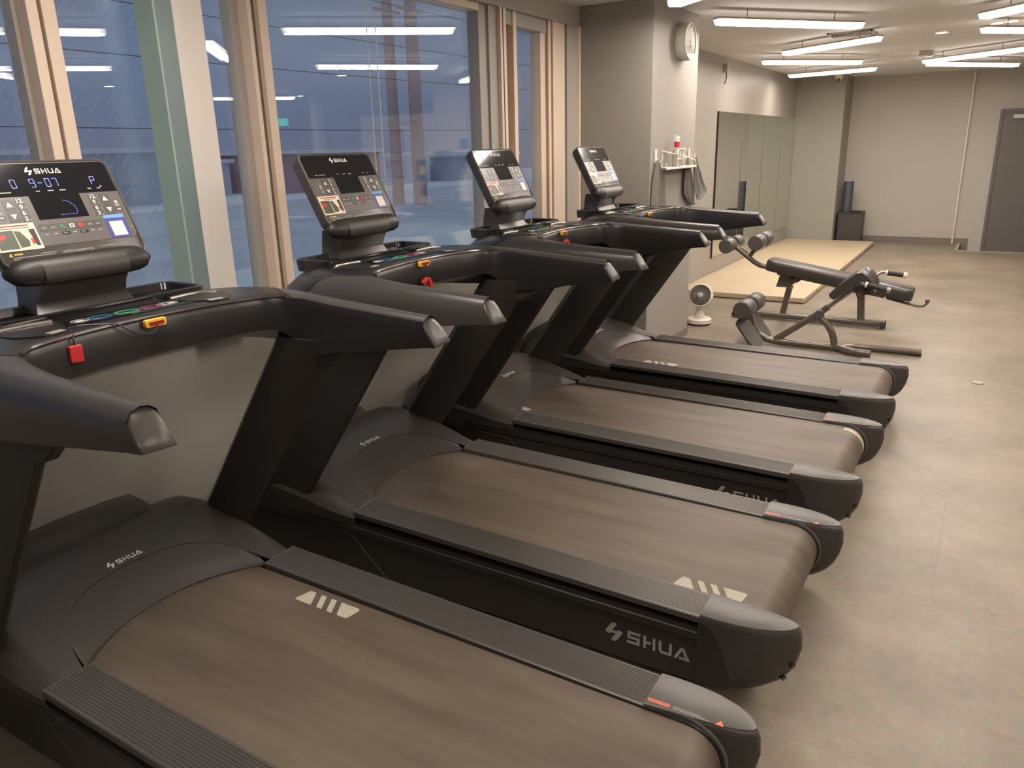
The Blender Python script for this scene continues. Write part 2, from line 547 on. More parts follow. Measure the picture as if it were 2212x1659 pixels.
# far left column and a side-face skin with shade put into its grey
struct(M().box(-2.77, -2.085, 13.00, 13.65, 0, CEIL).build('wall_column', 'wall_column', smooth=0))
struct(M().box(-2.085, -2.073, 13.00, 13.65, 0, CEIL).build('trim_1', 'wall_side', smooth=0))
struct(M().box(-2.055, -0.42, 13.635, 13.65, 0, 0.075).build('baseboard_far', 'baseboard', smooth=0))
struct(M().box(-0.42, -0.24, 13.635, 13.65, -0.12, 0.075).build('baseboard_entrance', 'baseboard', smooth=0))
struct(M().box(-0.352, 3.0, 12.735, 12.765, -0.12, 0.004).box(-0.365, -0.335, 12.765, 13.65, -0.12, 0.004).build('trim_2', 'wall_white', smooth=0))
struct(M().cyl((-0.445, 13.62, 0.0), (-0.445, 13.62, CEIL), 0.013, 12).build('trim_3', 'paint_white'))
# wall below the windows, and header above
struct(M().box(-2.90, WX, -3.2, 5.27, 0, 0.86).build('wall_window_side', 'wall', smooth=0))
struct(M().box(-2.90, WX, -3.2, 5.27, 2.34, CEIL).build('wall_window_header', 'wall_white', smooth=0))
struct(M().box(WX, WX+0.012, -3.2, 5.262, 0, 0.07).build('baseboard_window_side', 'baseboard', smooth=0))
# partition seen reflected in the glass
struct(M().box(0.85, 1.50, 9.3, 9.42, 0, CEIL).build('wall_partition', 'partition', smooth=0))
struct(M().box(1.50, 2.9, 9.32, 9.42, 0, 2.05).build('wall_notice', 'partition', smooth=0))
struct(M().box(3.66, 3.80, 9.2, 9.34, 0, CEIL).build('wall_post', 'wall_white', smooth=0))

# ---- window frames
def window(nm, y0, y1, fr_l, fr_r, z0=0.86, z1=2.34, glass=True, sill=True):
    """fr_l / fr_r: lists of (y0,y1,depth front x,material)"""
    return None

def frame_piece(name, y0, y1, x0, x1, z0=0.86, z1=2.34, mt='alu', parent=None, bevel=0.003):
    return M().box(x0, x1, y0, y1, z0, z1).build(name, mt, parent, smooth=0, bevel=bevel)

wi = 0
def make_window(y0, y1, wired=False):
    global wi
    wi += 1
    fr = M().box(-2.74, -2.655, y0, y1, 0.86, 0.915).box(-2.74, -2.655, y0, y1, 2.30, 2.34)
    o = fr.build('window_%d' % wi, 'alu', None, smooth=0, bevel=0.003)
    struct(o)
    M().box(GX-0.003, GX+0.003, y0, y1, 0.91, 2.305).build('inner_pane', 'glass', o, smooth=0)
    M().box(GX-0.021, GX-0.015, y0, y1, 0.91, 2.305).build('outer_pane', 'glass_plain', o, smooth=0)
    if wired:
        wm = M()
        x = GX-0.009
        st = 0.042
        k = -40
        zz0, zz1 = 0.915, 2.30
        for s in (1,):
            for i in range(-60, 90):
                # line y = yy + s*(z-zz0)
                yy = y0 + i*st
                a, b3 = None, None
                pts = []
                for z in (zz0, zz1):
                    pts.append((yy+s*(z-zz0)*0.9, z))
                (ya, za), (yb, zb) = pts
                # clip to y0..y1
                def clip(ya, za, yb, zb):
                    if (ya < y0 and yb < y0) or (ya > y1 and yb > y1):
                        return None
                    def at(yv):
                        tt = (yv-ya)/(yb-ya)
                        return yv, za+tt*(zb-za)
                    P, Q = (ya, za), (yb, zb)
                    if ya < y0: P = at(y0)
                    if ya > y1: P = at(y1)
                    if yb < y0: Q = at(y0)
                    if yb > y1: Q = at(y1)
                    return P, Q
                r = clip(ya, za, yb, zb)
                if not r:
                    continue
                (ya, za), (yb, zb) = r
                if abs(za-zb) < 0.01:
                    continue
                h = 0.0005
                wm.loft([[(x-h, ya-h, za), (x+h, ya-h, za), (x+h, ya+h, za), (x-h, ya+h, za)],
                         [(x-h, yb-h, zb), (x+h, yb-h, zb), (x+h, yb+h, zb), (x-h, yb+h, zb)]])
        wm.build('wire_mesh', 'silver', o, smooth=0)
    return o

w1 = make_window(-1.6, 1.45, True)
w2 = make_window(1.545, 1.94, True)
w3 = make_window(2.05, 2.31, False)
w4 = make_window(2.42, 4.05, False)
w5 = make_window(4.44, 4.775, False)
# jamb between panes 1 and 2
o = struct(M().box(-2.74, -2.62, 1.459, 1.494, 0.86, 2.34).build('trim_4', 'alu', smooth=0, bevel=0.003))
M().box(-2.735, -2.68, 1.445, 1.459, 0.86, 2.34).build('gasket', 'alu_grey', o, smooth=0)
M().box(-2.74, -2.635, 1.494, 1.506, 0.86, 2.34).build('groove', 'alu_dark', o, smooth=0)
M().box(-2.74, -2.62, 1.506, 1.551, 0.86, 2.34).build('stile', 'alu', o, smooth=0, bevel=0.003)
# glass fin + white structural column
o = struct(M().box(-2.66, -2.56, 1.935, 2.062, 0.86, CEIL).build('trim_5', 'column_white', smooth=0, bevel=0.004))
M().box(-2.66, -2.56, 1.862, 1.934, 0.86, CEIL).build('glass_fin', 'fin', o, smooth=0)
M().box(-2.66, -2.555, 1.854, 1.862, 0.86, CEIL).build('fin_edge', 'fin_edge', o, smooth=0)
# jamb between panes 3 and 4
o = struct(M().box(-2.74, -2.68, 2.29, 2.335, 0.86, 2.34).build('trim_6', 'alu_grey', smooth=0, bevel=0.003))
M().box(-2.74, -2.625, 2.330, 2.350, 0.86, 2.34).build('sash_edge', 'alu', o, smooth=0)
M().box(-2.74, -2.64, 2.350, 2.378, 0.86, 2.34).build('groove', 'alu_dark', o, smooth=0)
M().box(-2.74, -2.615, 2.378, 2.422, 0.86, 2.34).build('stile', 'alu', o, smooth=0, bevel=0.003)
# joinery at the far end of the glass wall
o = struct(M().box(-2.74, -2.66, 4.045, 4.13, 0.86, 2.34).build('trim_7', 'alu_grey', smooth=0, bevel=0.003))
M().box(-2.74, -2.645, 4.13, 4.22, 0.86, 2.34).build('panel', 'wall_white', o, smooth=0)
M().box(-2.74, -2.62, 4.22, 4.285, 0.86, 2.34).build('stile', 'alu', o, smooth=0)
M().box(-2.74, -2.617, 4.244, 4.252, 0.86, 2.34).build('groove', 'alu_dark', o, smooth=0)
M().box(-2.74, -2.72, 4.285, 4.40, 0.86, 2.34).build('reveal', 'alu_dark', o, smooth=0)
M().box(-2.74, -2.64, 4.40, 4.44, 0.86, 2.34).build('sash_edge', 'alu', o, smooth=0)
o = struct(M().box(-2.74, -2.66, 4.775, 4.84, 0.86, 2.34).build('trim_8', 'alu', smooth=0, bevel=0.003))
M().box(-2.74, -2.675, 4.84, 4.865, 0.86, 2.34).build('groove', 'alu_dark', o, smooth=0)
M().box(-2.74, -2.65, 4.865, 4.90, 0.86, 2.34).build('sash_edge', 'alu', o, smooth=0)
M().box(-2.74, -2.675, 4.90, 4.912, 0.86, 2.34).build('groove', 'alu_dark', o, smooth=0)
M().box(-2.74, -2.64, 4.912, 5.08, 0.86, 2.34).build('jamb', 'alu', o, smooth=0)
M().box(-2.74, -2.66, 5.08, 5.095, 0.86, 2.34).build('groove', 'alu_dark', o, smooth=0)
M().box(-2.74, -2.63, 5.095, 5.245, 0.86, 2.34).build('panel', 'wall_white', o, smooth=0)
M().box(-2.74, -2.61, 5.245, 5.268, 0.86, 2.34).build('corner_bead', 'alu', o, smooth=0)
# interior lintel of the last pane
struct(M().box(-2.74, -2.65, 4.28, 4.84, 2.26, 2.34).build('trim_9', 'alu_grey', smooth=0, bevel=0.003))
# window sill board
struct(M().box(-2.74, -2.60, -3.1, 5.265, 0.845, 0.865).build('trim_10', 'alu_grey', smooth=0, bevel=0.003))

# ---- door
door = struct(M().box(-0.02, 0.92, 13.60, 13.64, -0.12, 1.87).build('door_1', 'door', smooth=0, bevel=0.003))
M().box(-0.065, -0.02, 13.59, 13.65, -0.12, 1.915).box(0.92, 0.965, 13.59, 13.65, -0.12, 1.915).box(-0.02, 0.92, 13.59, 13.65, 1.87, 1.915).build('door_frame', 'door', door, smooth=0, bevel=0.003)
M().box(0.10, 0.38, 13.55, 13.60, 1.78, 1.835).build('door_closer', 'clock_face', door, smooth=0, bevel=0.004)
M().tube([(0.82, 13.60, 0.93), (0.82, 13.55, 0.93), (0.74, 13.55, 0.93)], 0.009, 10).build('door_handle', 'chrome', door)

# ---- ceiling lamps
def lamp(a, b, label, z=2.36, wd=0.040):
    a, b = Vector((a[0], a[1], 0)), Vector((b[0], b[1], 0))
    d = (b-a).normalized()
    c0 = (a+b)/2
    ln = (b-a).length
    p = Vector((-d.y, d.x, 0))
    t = thing('linear_lamp', (c0.x, c0.y, CEIL), label, 'lamp', 'linear ceiling lamps')
    def ringz(off, hw, sh, zz):
        return None
    A, B = c0-d*ln/2, c0+d*ln/2
    def blk(mm, hw, z0, z1, taper=0.0, inset=0.0):
        rings = []
        for q, e in ((A, 1), (B, -1)):
            qq = q+d*inset*e
            rings.append([Vector((*(qq+p*hw+d*e*taper).xy, z0)), Vector((*(qq-p*hw+d*e*taper).xy, z0)),
                          Vector((*(qq-p*hw).xy, z1)), Vector((*(qq+p*hw).xy, z1))])
        return mm.loft(rings)
    blk(M(), wd*1.02, z+0.036, z+0.050, 0.0).build('housing', 'lamp_body', t, smooth=0, bevel=0.002)
    blk(M(), wd, z+0.002, z+0.036, 0.02).build('diffuser_edge', 'led_edge', t, smooth=0)
    blk(M(), wd*0.97, z, z+0.002, 0.0, 0.024).build('diffuser', 'led_white', t, smooth=0)
    for k in (0.2, 0.8):
        q = A.lerp(B, k)
        M().cyl((q.x, q.y, z+0.048), (q.x, q.y, CEIL), 0.004, 8).build('hanger', 'lamp_body', t)
    return t

lamp((-1.87, 5.06), (-0.94, 4.28), 'lit linear lamp beside the clock pillar, nearest lamp to the windows')
lamp((-1.87, 5.96), (-1.04, 6.94), 'long lit linear lamp right of the clock, in front of the ceiling vent')
lamp((-1.96, 8.50), (-1.02, 7.88), 'slanted lit linear lamp directly behind the ceiling vent')
lamp((-2.35, 9.23), (-1.48, 10.10), 'level lit linear lamp above the mirrors')
lamp((-2.55, 11.42), (-1.45, 11.14), 'slanted lit linear lamp closest to the ceiling camera')
lamp((-0.24, 7.05), (0.60, 6.16), 'bright slanted linear lamp at the upper right corner of the photo')
lamp((-0.25, 7.90), (0.58, 8.72), 'bright level linear lamp just below the twin downlight at the right edge')
lamp((-0.88, 10.63), (0.07, 9.90), 'slanted upper lamp of the V-shaped pair near the far wall')
lamp((-0.87, 10.93), (0.04, 12.0), 'level lower lamp of the V-shaped pair near the far wall')
lamp((-0.06, 4.32), (0.75, 5.21), 'linear lamp over the aisle, seen as a slanted reflection left of the second window frame')
lamp((0.0, 3.53), (0.82, 2.66), 'linear lamp reflected level in the wired glass beside the nearest console')
lamp((2.07, 4.88), (2.92, 4.03), 'linear lamp reflected low in the wired glass beside the nearest console')
lamp((3.31, 4.47), (4.1, 5.38), 'linear lamp reflected slanted in the leftmost wired pane')
lamp((4.1, 9.2), (4.97, 8.36), 'distant linear lamp reflected between the column and the second window frame')

# unseen lamps over and behind the camera, added to brighten the near end
lamp((-1.85, 1.70), (-1.03, 0.82), 'added unseen linear lamp over the nearest treadmill, above the top of the photo')
lamp((0.80, 1.90), (1.62, 1.02), 'added unseen linear lamp above the aisle end of the nearest treadmill')
lamp((0.05, -1.0), (0.87, -0.12), 'added unseen linear lamp above and behind the camera on the aisle side')

# ---- downlights, detector, vent, camera
def disc_light(x, y, label, r=0.055, lit=True):
    t = thing('downlight', (x, y, CEIL), label, 'downlight', 'recessed ceiling downlights')
    ring = M()
    rings = []
    for rr, zz in ((r, CEIL), (r*1.25, CEIL), (r*1.25, CEIL-0.006), (r, CEIL-0.006)):
        rings.append([(x+rr*cos(2*pi*k/24), y+rr*sin(2*pi*k/24), zz) for k in range(24)])
    ring.loft(rings, wrap=True).build('trim_ring', 'paint_white', t)
    M().cyl((x, y, CEIL-0.003), (x, y, CEIL-0.001), r, 24).build('lens', 'downlight_lens' if lit else 'paint_white', t)
    return t
disc_light(-0.60, 8.66, 'round lit downlight alone in the middle of the ceiling', 0.05)
disc_light(-0.165, 8.31, 'round lit downlight between the two lamps at the right edge, left one', 0.05)
disc_light(-0.06, 8.26, 'round lit downlight between the two lamps at the right edge, right one', 0.05)
disc_light(-1.20, 11.34, 'unlit round downlight dark in the far ceiling', 0.06, False)
disc_light(1.75, 7.75, 'lit downlight reflected in the big window under the second reflected lamp', 0.05)
disc_light(4.7, 9.9, 'lit downlight reflected in the big window above the pale post', 0.05)
disc_light(4.9, 6.65, 'lit downlight reflected in the wired glass left of the column', 0.06)

x, y = -0.84, 10.33
t = thing('smoke_detector', (x, y, CEIL), 'small white square detector on the ceiling near the V-shaped lamps', 'detector')
M().prism(rpoly(x-0.075, x+0.075, y-0.075, y+0.075, 0.02), 'z', CEIL-0.05, CEIL).build('body', 'wall_white', t, bevel=0.004)
M().cyl((x+0.03, y-0.03, CEIL-0.062), (x+0.03, y-0.03, CEIL-0.05), 0.025).build('sensor', 'paint_white', t)

t = thing('ceiling_vent', (-1.29, 8.13, CEIL), 'pale slatted ventilation grille in the ceiling between two lamps', 'vent')
M().box(-1.48, -1.10, 7.98, 8.0, CEIL-0.012, CEIL).box(-1.48, -1.10, 8.28, 8.30, CEIL-0.012, CEIL).box(-1.48, -1.46, 7.98, 8.3, CEIL-0.012, CEIL).box(-1.12, -1.10, 7.98, 8.3, CEIL-0.012, CEIL).build('frame', 'wall_white', t, smooth=0)
for k in range(11):
    xx = -1.445+k*0.031
    M().loft([[(xx, 8.0, CEIL-0.002), (xx+0.003, 8.0, CEIL-0.002), (xx+0.018, 8.0, CEIL-0.014), (xx+0.015, 8.0, CEIL-0.014)],
              [(xx, 8.28, CEIL-0.002), (xx+0.003, 8.28, CEIL-0.002), (xx+0.018, 8.28, CEIL-0.014), (xx+0.015, 8.28, CEIL-0.014)]]).build('slat', 'wall_white', t, smooth=0)

x, y = -2.16, 12.85
t = thing('security_camera', (x, y, CEIL), 'small white dome camera under the ceiling near the far column', 'camera')
M().cyl((x, y, CEIL-0.05), (x, y, CEIL), 0.055).build('base', 'paint_white', t, bevel=0.004)
rings = []
for k in range(7):
    a = pi/2*k/6
    rings.append([(x+0.045*cos(a)*cos(2*pi*j/20)+1e-4*cos(2*pi*j/20), y+0.045*cos(a)*sin(2*pi*j/20)+1e-4*sin(2*pi*j/20), CEIL-0.05-0.05*sin(a)) for j in range(20)])
M().loft(rings).build('dome', 'paint_white', t)
M().cyl((x+0.005, y-0.05, CEIL-0.085), (x, y-0.02, CEIL-0.075), 0.022).build('lens', 'gloss', t)

x, y, z = -2.77, 9.2, 2.30
t = thing('wall_sensor', (x, y, z), 'small pale bracket sensor high on the wall above the first mirror', 'sensor')
M().box(x, x+0.05, y-0.03, y+0.03, z, z+0.09).build('bracket', 'wall_white', t, smooth=0, bevel=0.006)
M().tube([(x+0.03, y, z), (x+0.035, y-0.005, z-0.05), (x+0.02, y-0.01, z-0.12)], 0.008, 8).build('stem', 'wall_dark', t)

# ---- mirrors
names = ['leftmost mirror panel, dark left edge, nearest the clock pillar', 'second mirror panel from the clock pillar', 'third mirror panel from the clock pillar', 'last mirror panel in the far corner']
ys = [9.055, 10.08, 11.11, 12.14, 12.99]
for k in range(4):
    y0, y1 = ys[k]+0.002, ys[k+1]-0.002
    t = thing('mirror_panel', (-2.765, (y0+y1)/2, 0.245), 'tall wall mirror above the mat, '+names[k], 'mirror', 'wall mirrors above the mat')
    M().box(-2.768, -2.762, y0, y1, 0.245, 1.888).build('mirror_glass', 'mirror', t, smooth=0)
    e = M().box(-2.768, -2.758, y0-0.001, y0+0.0012, 0.245, 1.888)
    if k == 0:
        e.box(-2.768, -2.752, y0-0.018, y0, 0.245, 1.888)
    e.build('edge', 'key_dark' if k == 0 else 'wall_dark', t, smooth=0)

# ---- mats on the floor (four sections end to end)
t = thing('gym_mat', (-2.14, 10.7, 0), 'long pale beige gym mat on the floor along the mirrors', 'mat')
mm = M().prism(rpoly(-2.765, -1.46, 7.92, 12.99, 0.02, 3), 'z', 0.006, 0.058)
mm.build('foam_body', 'mat_foam', t, bevel=0.006, seg=2)
mm = M()
for yy in (9.3, 10.65, 12.05):
    mm.box(-2.76, -1.465, yy-0.002, yy+0.002, 0.0565, 0.0588)
mm.build('fold_seam', 'mat_side', t, smooth=0)
mm = M()
for yy in (8.55, 9.32, 10.1, 10.9, 12.1):
    mm.cyl((-1.462, yy, 0.034), (-1.454, yy, 0.034), 0.010, 12)
mm.build('eyelet', 'bin', t)

# ---- wall clock on the pillar
cy0, cz0, cr0 = 5.80, 2.245, 0.125
t = thing('wall_clock', (-2.07, cy0, cz0), 'round pale wall clock high on the grey pillar', 'clock')
rings = []
for xx, rr in ((-2.07, cr0*0.97), (-2.045, cr0*1.02), (-2.01, cr0), (-1.995, cr0*0.97), (-1.995, cr0*0.90), (-2.004, cr0*0.89)):
    rings.append([(xx, cy0+rr*cos(2*pi*k/48), cz0+rr*sin(2*pi*k/48)) for k in range(48)])
M().loft(rings).build('case', 'clock_face', t)
M().cyl((-2.004, cy0, cz0), (-2.002, cy0, cz0), cr0*0.88, 48).build('dial', 'clock_face', t)
fr = lambda u, v, h: (-2.002+h, cy0+u, cz0+v)
mm = M()
for k in range(12):
    a = radians(30*k)
    d0, d1 = cr0*0.68, cr0*0.80
    px_, py_ = sin(a), cos(a)
    q = 0.0016
    mm.flat(fr, [(d0*px_-q*py_, d0*py_+q*px_), (d1*px_-q*py_, d1*py_+q*px_), (d1*px_+q*py_, d1*py_-q*px_), (d0*px_+q*py_, d0*py_-q*px_)], 0.001)
mm.build('hour_mark', 'wall_dark', t, smooth=0)
for nm, ang, ln, wd in (('hour_hand', 200, 0.055, 0.003), ('minute_hand', 150, 0.085, 0.002)):
    a = radians(ang)
    s_, c_ = sin(a), cos(a)
    M().flat(fr, [(-wd*c_-0.01*s_, wd*s_-0.01*c_), (wd*c_-0.01*s_, -wd*s_-0.01*c_), (wd*c_+ln*s_, -wd*s_+ln*c_), (-wd*c_+ln*s_, wd*s_+ln*c_)], 0.001, 0.002).build(nm, 'key_dark', t, smooth=0)
M().cyl((-1.9975, cy0, cz0), (-1.9965, cy0, cz0), cr0*0.885, 48).build('cover_glass', 'glass_plain', t)

# ---- wire shelf, hooks, towels, spray bottle on the pillar
t = thing('wall_shelf', (-2.07, 5.75, 1.37), 'white wire shelf on the pillar holding a spray bottle', 'shelf')
M().prism([(-2.068, 5.47), (-1.975, 5.33), (-1.975, 5.98), (-2.068, 6.15)], 'z', 1.372, 1.386).build('shelf_plate', 'white_metal', t, smooth=0, bevel=0.002)
M().tube([(-2.066, 5.47, 1.386), (-2.066, 5.47, 1.50), (-1.978, 5.66, 1.46), (-1.978, 5.69, 1.40)], 0.0045, 8).build('side_rail', 'white_metal', t)
M().tube([(-2.066, 5.92, 1.46), (-1.978, 5.96, 1.425), (-1.978, 5.975, 1.385)], 0.0045, 8).build('side_rail', 'white_metal', t)
M().tube([(-1.978, 5.34, 1.42), (-1.978, 5.34, 1.386)], 0.0035, 8).build('corner_wire', 'white_metal', t)

bx, by = -2.015, 5.64
t = thing('spray_bottle', (bx, by, 1.386), 'clear spray bottle with red collar and white trigger on the wire shelf', 'bottle')
rings = []
for zz, rr in ((1.388, 0.028), (1.395, 0.032), (1.46, 0.032), (1.49, 0.030), (1.515, 0.015), (1.53, 0.012)):
    rings.append([(bx+rr*cos(2*pi*k/20), by+rr*sin(2*pi*k/20), zz) for k in range(20)])
M().loft(rings).build('bottle_body', 'wall_white', t)
M().cyl((bx, by, 1.525), (bx, by, 1.56), 0.020).build('collar', 'red', t, bevel=0.002)
mm = M()
mm.loft([[(bx-0.013, by-0.028, 1.56), (bx+0.013, by-0.028, 1.56), (bx+0.013, by+0.02, 1.56), (bx-0.013, by+0.02, 1.56)],
         [(bx-0.011, by-0.030, 1.585), (bx+0.011, by-0.030, 1.585), (bx+0.011, by+0.02, 1.585), (bx-0.011, by+0.02, 1.585)],
         [(bx-0.010, by-0.030, 1.605), (bx+0.010, by-0.030, 1.605), (bx+0.010, by+0.045, 1.592), (bx-0.010, by+0.045, 1.592)]])
mm.tube([(bx, by+0.022, 1.585), (bx, by+0.035, 1.565), (bx, by+0.03, 1.545)], 0.005, 8)
mm.build('trigger_head', 'paint_white', t, bevel=0.002)

# wire caddy with clips around the bottle
t = thing('wire_bottle_holder', (-2.03, 5.6, 1.386), 'white wire holder with hooked top clasping the spray bottle', 'holder')
mm = M()
for yy in (5.585, 5.70):
    mm.tube([(-1.985, yy, 1.388), (-1.985, yy, 1.50)], 0.004, 8)
mm.tube([(-1.985, 5.56, 1.475), (-1.985, 5.60, 1.505), (-1.985, 5.69, 1.51), (-1.985, 5.74, 1.49), (-1.985, 5.755, 1.475)], 0.005, 8)
mm.tube([(-1.985, 5.57, 1.44), (-1.985, 5.71, 1.44)], 0.004, 8)
mm.build('wire', 'white_metal', t)

def hook(y, label, grp=None, sc_=1.0):
    t = thing('wall_hook', (-2.07, y, 1.42), label, 'hook', 'white adhesive hooks on the pillar')
    M().prism(rpoly(y-0.013*sc_, y+0.013*sc_, 1.418, 1.513, 0.009), 'x', -2.069, -2.060).build('back_plate', 'paint_white', t, bevel=0.002)
    M().tube([(-2.062, y, 1.445), (-2.04, y, 1.425), (-2.022, y, 1.43), (-2.016, y, 1.455), (-2.018, y, 1.475)], 0.006, 8).build('hook_arm', 'paint_white', t)
    return t
hook(5.35, 'large white adhesive hook left of the wire shelf', sc_=1.3)
hook(5.955, 'narrow white adhesive hook behind the shelf, left of two')
hook(6.055, 'narrow white adhesive hook behind the shelf, right of two')

def towel(rows, name, label, x0=-2.045, grp=None, seed=1):
    """rows: (z, y_left, y_right, fold count, fold depth)"""
    rnd = random.Random(seed)
    n = 36
    ph = rnd.random()*6
    fr_, bk = [], []
    for z, yl, yr, k, dp in rows:
        rf, rb = [], []
        for j in range(n):
            s = j/(n-1)
            yy = yl+(yr-yl)*s
            xx = x0+dp*sin(k*2*pi*s+ph)+0.25*dp*sin(2.7*k*s+z*9)
            rf.append((xx+0.003, yy, z+0.004*sin(9*s+ph)))
            rb.append((xx-0.003, yy, z+0.004*sin(9*s+ph)))
        fr_.append(rf)
        bk.append(rb)
    rings = [f+b_[::-1] for f, b_ in zip(fr_, bk)]
    t = thing(name, (-2.05, (rows[0][1]+rows[0][2])/2, rows[-1][0]), label, 'towel', 'cleaning cloths hanging on the pillar')
    M().loft(rings).build('cloth', 'towel', t)
    return t
towel([(1.435, 5.335, 5.365, 1, 0.004), (1.40, 5.325, 5.40, 2, 0.008), (1.36, 5.305, 5.47, 2, 0.012), (1.30, 5.29, 5.53, 2, 0.016), (1.20, 5.275, 5.55, 2, 0.018), (1.08, 5.265, 5.56, 2, 0.018), (0.98, 5.262, 5.55, 2, 0.018)], 'towel', 'grey-green waffle cloth on the large hook at the pillar edge', seed=2)
towel([(1.44, 5.945, 5.965, 1, 0.003), (1.40, 5.93, 5.98, 2, 0.006), (1.32, 5.92, 6.05, 2, 0.010), (1.24, 5.915, 6.10, 2, 0.012), (1.17, 5.93, 6.13, 2, 0.012), (1.12, 6.00, 6.13, 2, 0.008), (1.08, 6.10, 6.16, 1, 0.004)], 'towel', 'folded grey-green cloth hanging on the left narrow hook behind the shelf', x0=-2.035, seed=5)
towel([(1.44, 6.04, 6.065, 1, 0.003), (1.40, 6.03, 6.10, 2, 0.006), (1.34, 6.03, 6.17, 2, 0.008), (1.26, 6.04, 6.26, 2, 0.008), (1.19, 6.07, 6.36, 2, 0.008), (1.165, 6.10, 6.33, 2, 0.006), (1.12, 6.13, 6.22, 1, 0.004)], 'towel', 'grey-green cloth spread to a point on the right narrow hook', x0=-2.008, seed=9)

# ---- circulator fan behind the pillar corner
fx, fy = -2.10, 6.62
t = thing('desk_fan', (fx, fy, 0), 'small white circulator fan on the floor by the pillar corner', 'fan')
rings = []
for zz, rr in ((0.0, 0.098), (0.018, 0.098), (0.020, 0.105), (0.052, 0.107), (0.060, 0.098), (0.062, 0.02)):
    rings.append([(fx+rr*cos(2*pi*k/40), fy+rr*sin(2*pi*k/40), zz) for k in range(40)])
M().loft(rings[2:]).build('base', 'paint_white', t)
M().loft(rings[:2]).build('rubber_foot', 'bin', t)
rings = []
for zz, rx, ry in ((0.055, 0.055, 0.035), (0.08, 0.045, 0.03), (0.12, 0.028, 0.022), (0.16, 0.026, 0.02)):
    rings.append([(fx+rx*cos(2*pi*k/24), fy+ry*sin(2*pi*k/24), zz) for k in range(24)])
M().loft(rings).build('neck', 'paint_white', t)
ax = Vector((0.10, -0.93, 0.34)).normalized()
cx_ = Vector((fx+0.01, fy, 0.255))
ux = ax.cross(Vector((0, 0, 1))).normalized()
vx = ux.cross(ax)
def R_(c, r, n=40):
    return [c+r*(cos(2*pi*k/n)*ux+sin(2*pi*k/n)*vx) for k in range(n)]
rings = []
for s, rr in ((-0.085, 0.012), (-0.082, 0.05), (-0.065, 0.08), (-0.03, 0.10), (0.01, 0.106), (0.04, 0.104), (0.052, 0.099), (0.054, 0.093), (0.048, 0.092)):
    rings.append(R_(cx_+ax*s, rr))
M().loft(rings, cap=True).build('head_shell', 'paint_white', t)
M().loft([R_(cx_+ax*0.0485, 0.0915), R_(cx_+ax*0.0495, 0.0915)]).build('grille_back', 'key_dark', t)
mm = M()
for k in range(36):
    a0 = 2*pi*k/36
    pts = []
    for s in range(7):
        rr = 0.022+(0.092-0.022)*s/6
        a = a0+0.75*(s/6)
        pts.append(cx_+ax*0.054+rr*(cos(a)*ux+sin(a)*vx))
    mm.tube(pts, 0.0008, 4)
mm.build('grille', 'silver', t)
M().loft([R_(cx_+ax*0.050, 0.024), R_(cx_+ax*0.060, 0.022), R_(cx_+ax*0.063, 0.012)]).build('hub', 'silver', t)
mm = M()
for k in range(4):
    mm.box(fx-0.025+k*0.016, fx-0.018+k*0.016, fy-0.078, fy-0.07, 0.058, 0.062)
mm.build('button_row', 'key_dark', t, smooth=0)

# ---- storage box with foam roller in it
t = thing('storage_box', (-1.86, 13.33, 0), 'black open storage box at the foot of the far column', 'box')
x0, x1, y0, y1, zt = -2.03, -1.69, 13.14, 13.47, 0.47
mm = M().box(x0, x1, y0, y0+0.015, 0.0, zt).box(x0, x1, y1-0.015, y1, 0, zt).box(x0, x0+0.015, y0+0.015, y1-0.015, 0, zt).box(x1-0.015, x1, y0+0.015, y1-0.015, 0, zt).box(x0+0.015, x1-0.015, y0+0.015, y1-0.015, 0, 0.02)
mm.build('box_wall', 'bin', t, smooth=0)
M().box(x0-0.008, x1+0.008, y0-0.008, y0+0.018, zt-0.02, zt+0.005).box(x0-0.008, x1+0.008, y1-0.018, y1+0.008, zt-0.02, zt+0.005).box(x0-0.008, x0+0.018, y0+0.018, y1-0.018, zt-0.02, zt+0.005).box(x1-0.018, x1+0.008, y0+0.018, y1-0.018, zt-0.02, zt+0.005).build('rim', 'key_dark', t, smooth=0)
M().box(x0-0.012, x0-0.004, 13.3, 13.34, 0.27, 0.37).build('side_handle', 'chrome', t, smooth=0)
rxx, ryy = -1.945, 13.30
t = thing('foam_roller', (rxx, ryy, 0.02), 'slate blue foam roller standing upright in the black box', 'roller')
M().tube([(rxx, ryy, 0.02), (rxx, ryy, 0.90), (rxx, ryy, 0.925), (rxx, ryy, 0.935)], [0.075, 0.075, 0.070, 0.055], 32).build('foam_body', 'roller_blue', t)
mm = M()
mm.tube([(rxx-0.03, ryy-0.02, 0.9362), (rxx+0.03, ryy-0.02, 0.9362), (rxx, ryy+0.03, 0.9362), (rxx-0.03, ryy-0.02, 0.9362)], 0.004, 6)
mm.build('end_emblem', 'print', t)

# ---- floor socket
t = thing('floor_socket', (0.075, 5.69, 0), 'small round metal floor socket in the open floor on the right', 'socket')
mm = M().cyl((0.075, 5.69, 0.0005), (0.075, 5.69, 0.004), 0.035, 24)
mm.build('cover_plate', 'chrome', t, bevel=0.001)
M().box(0.055, 0.095, 5.684, 5.696, 0.004, 0.007).build('latch', 'paint_white', t, smooth=0)

# ---- power plug on the wall under the window
t = thing('wall_socket', (-2.607, 1.63, 0.22), 'small white outlet low on the wall behind the nearest treadmill', 'socket')
M().box(-2.62, -2.60, 1.605, 1.668, 0.175, 0.235).build('cover_plate', 'paint_white', t, smooth=0, bevel=0.003)

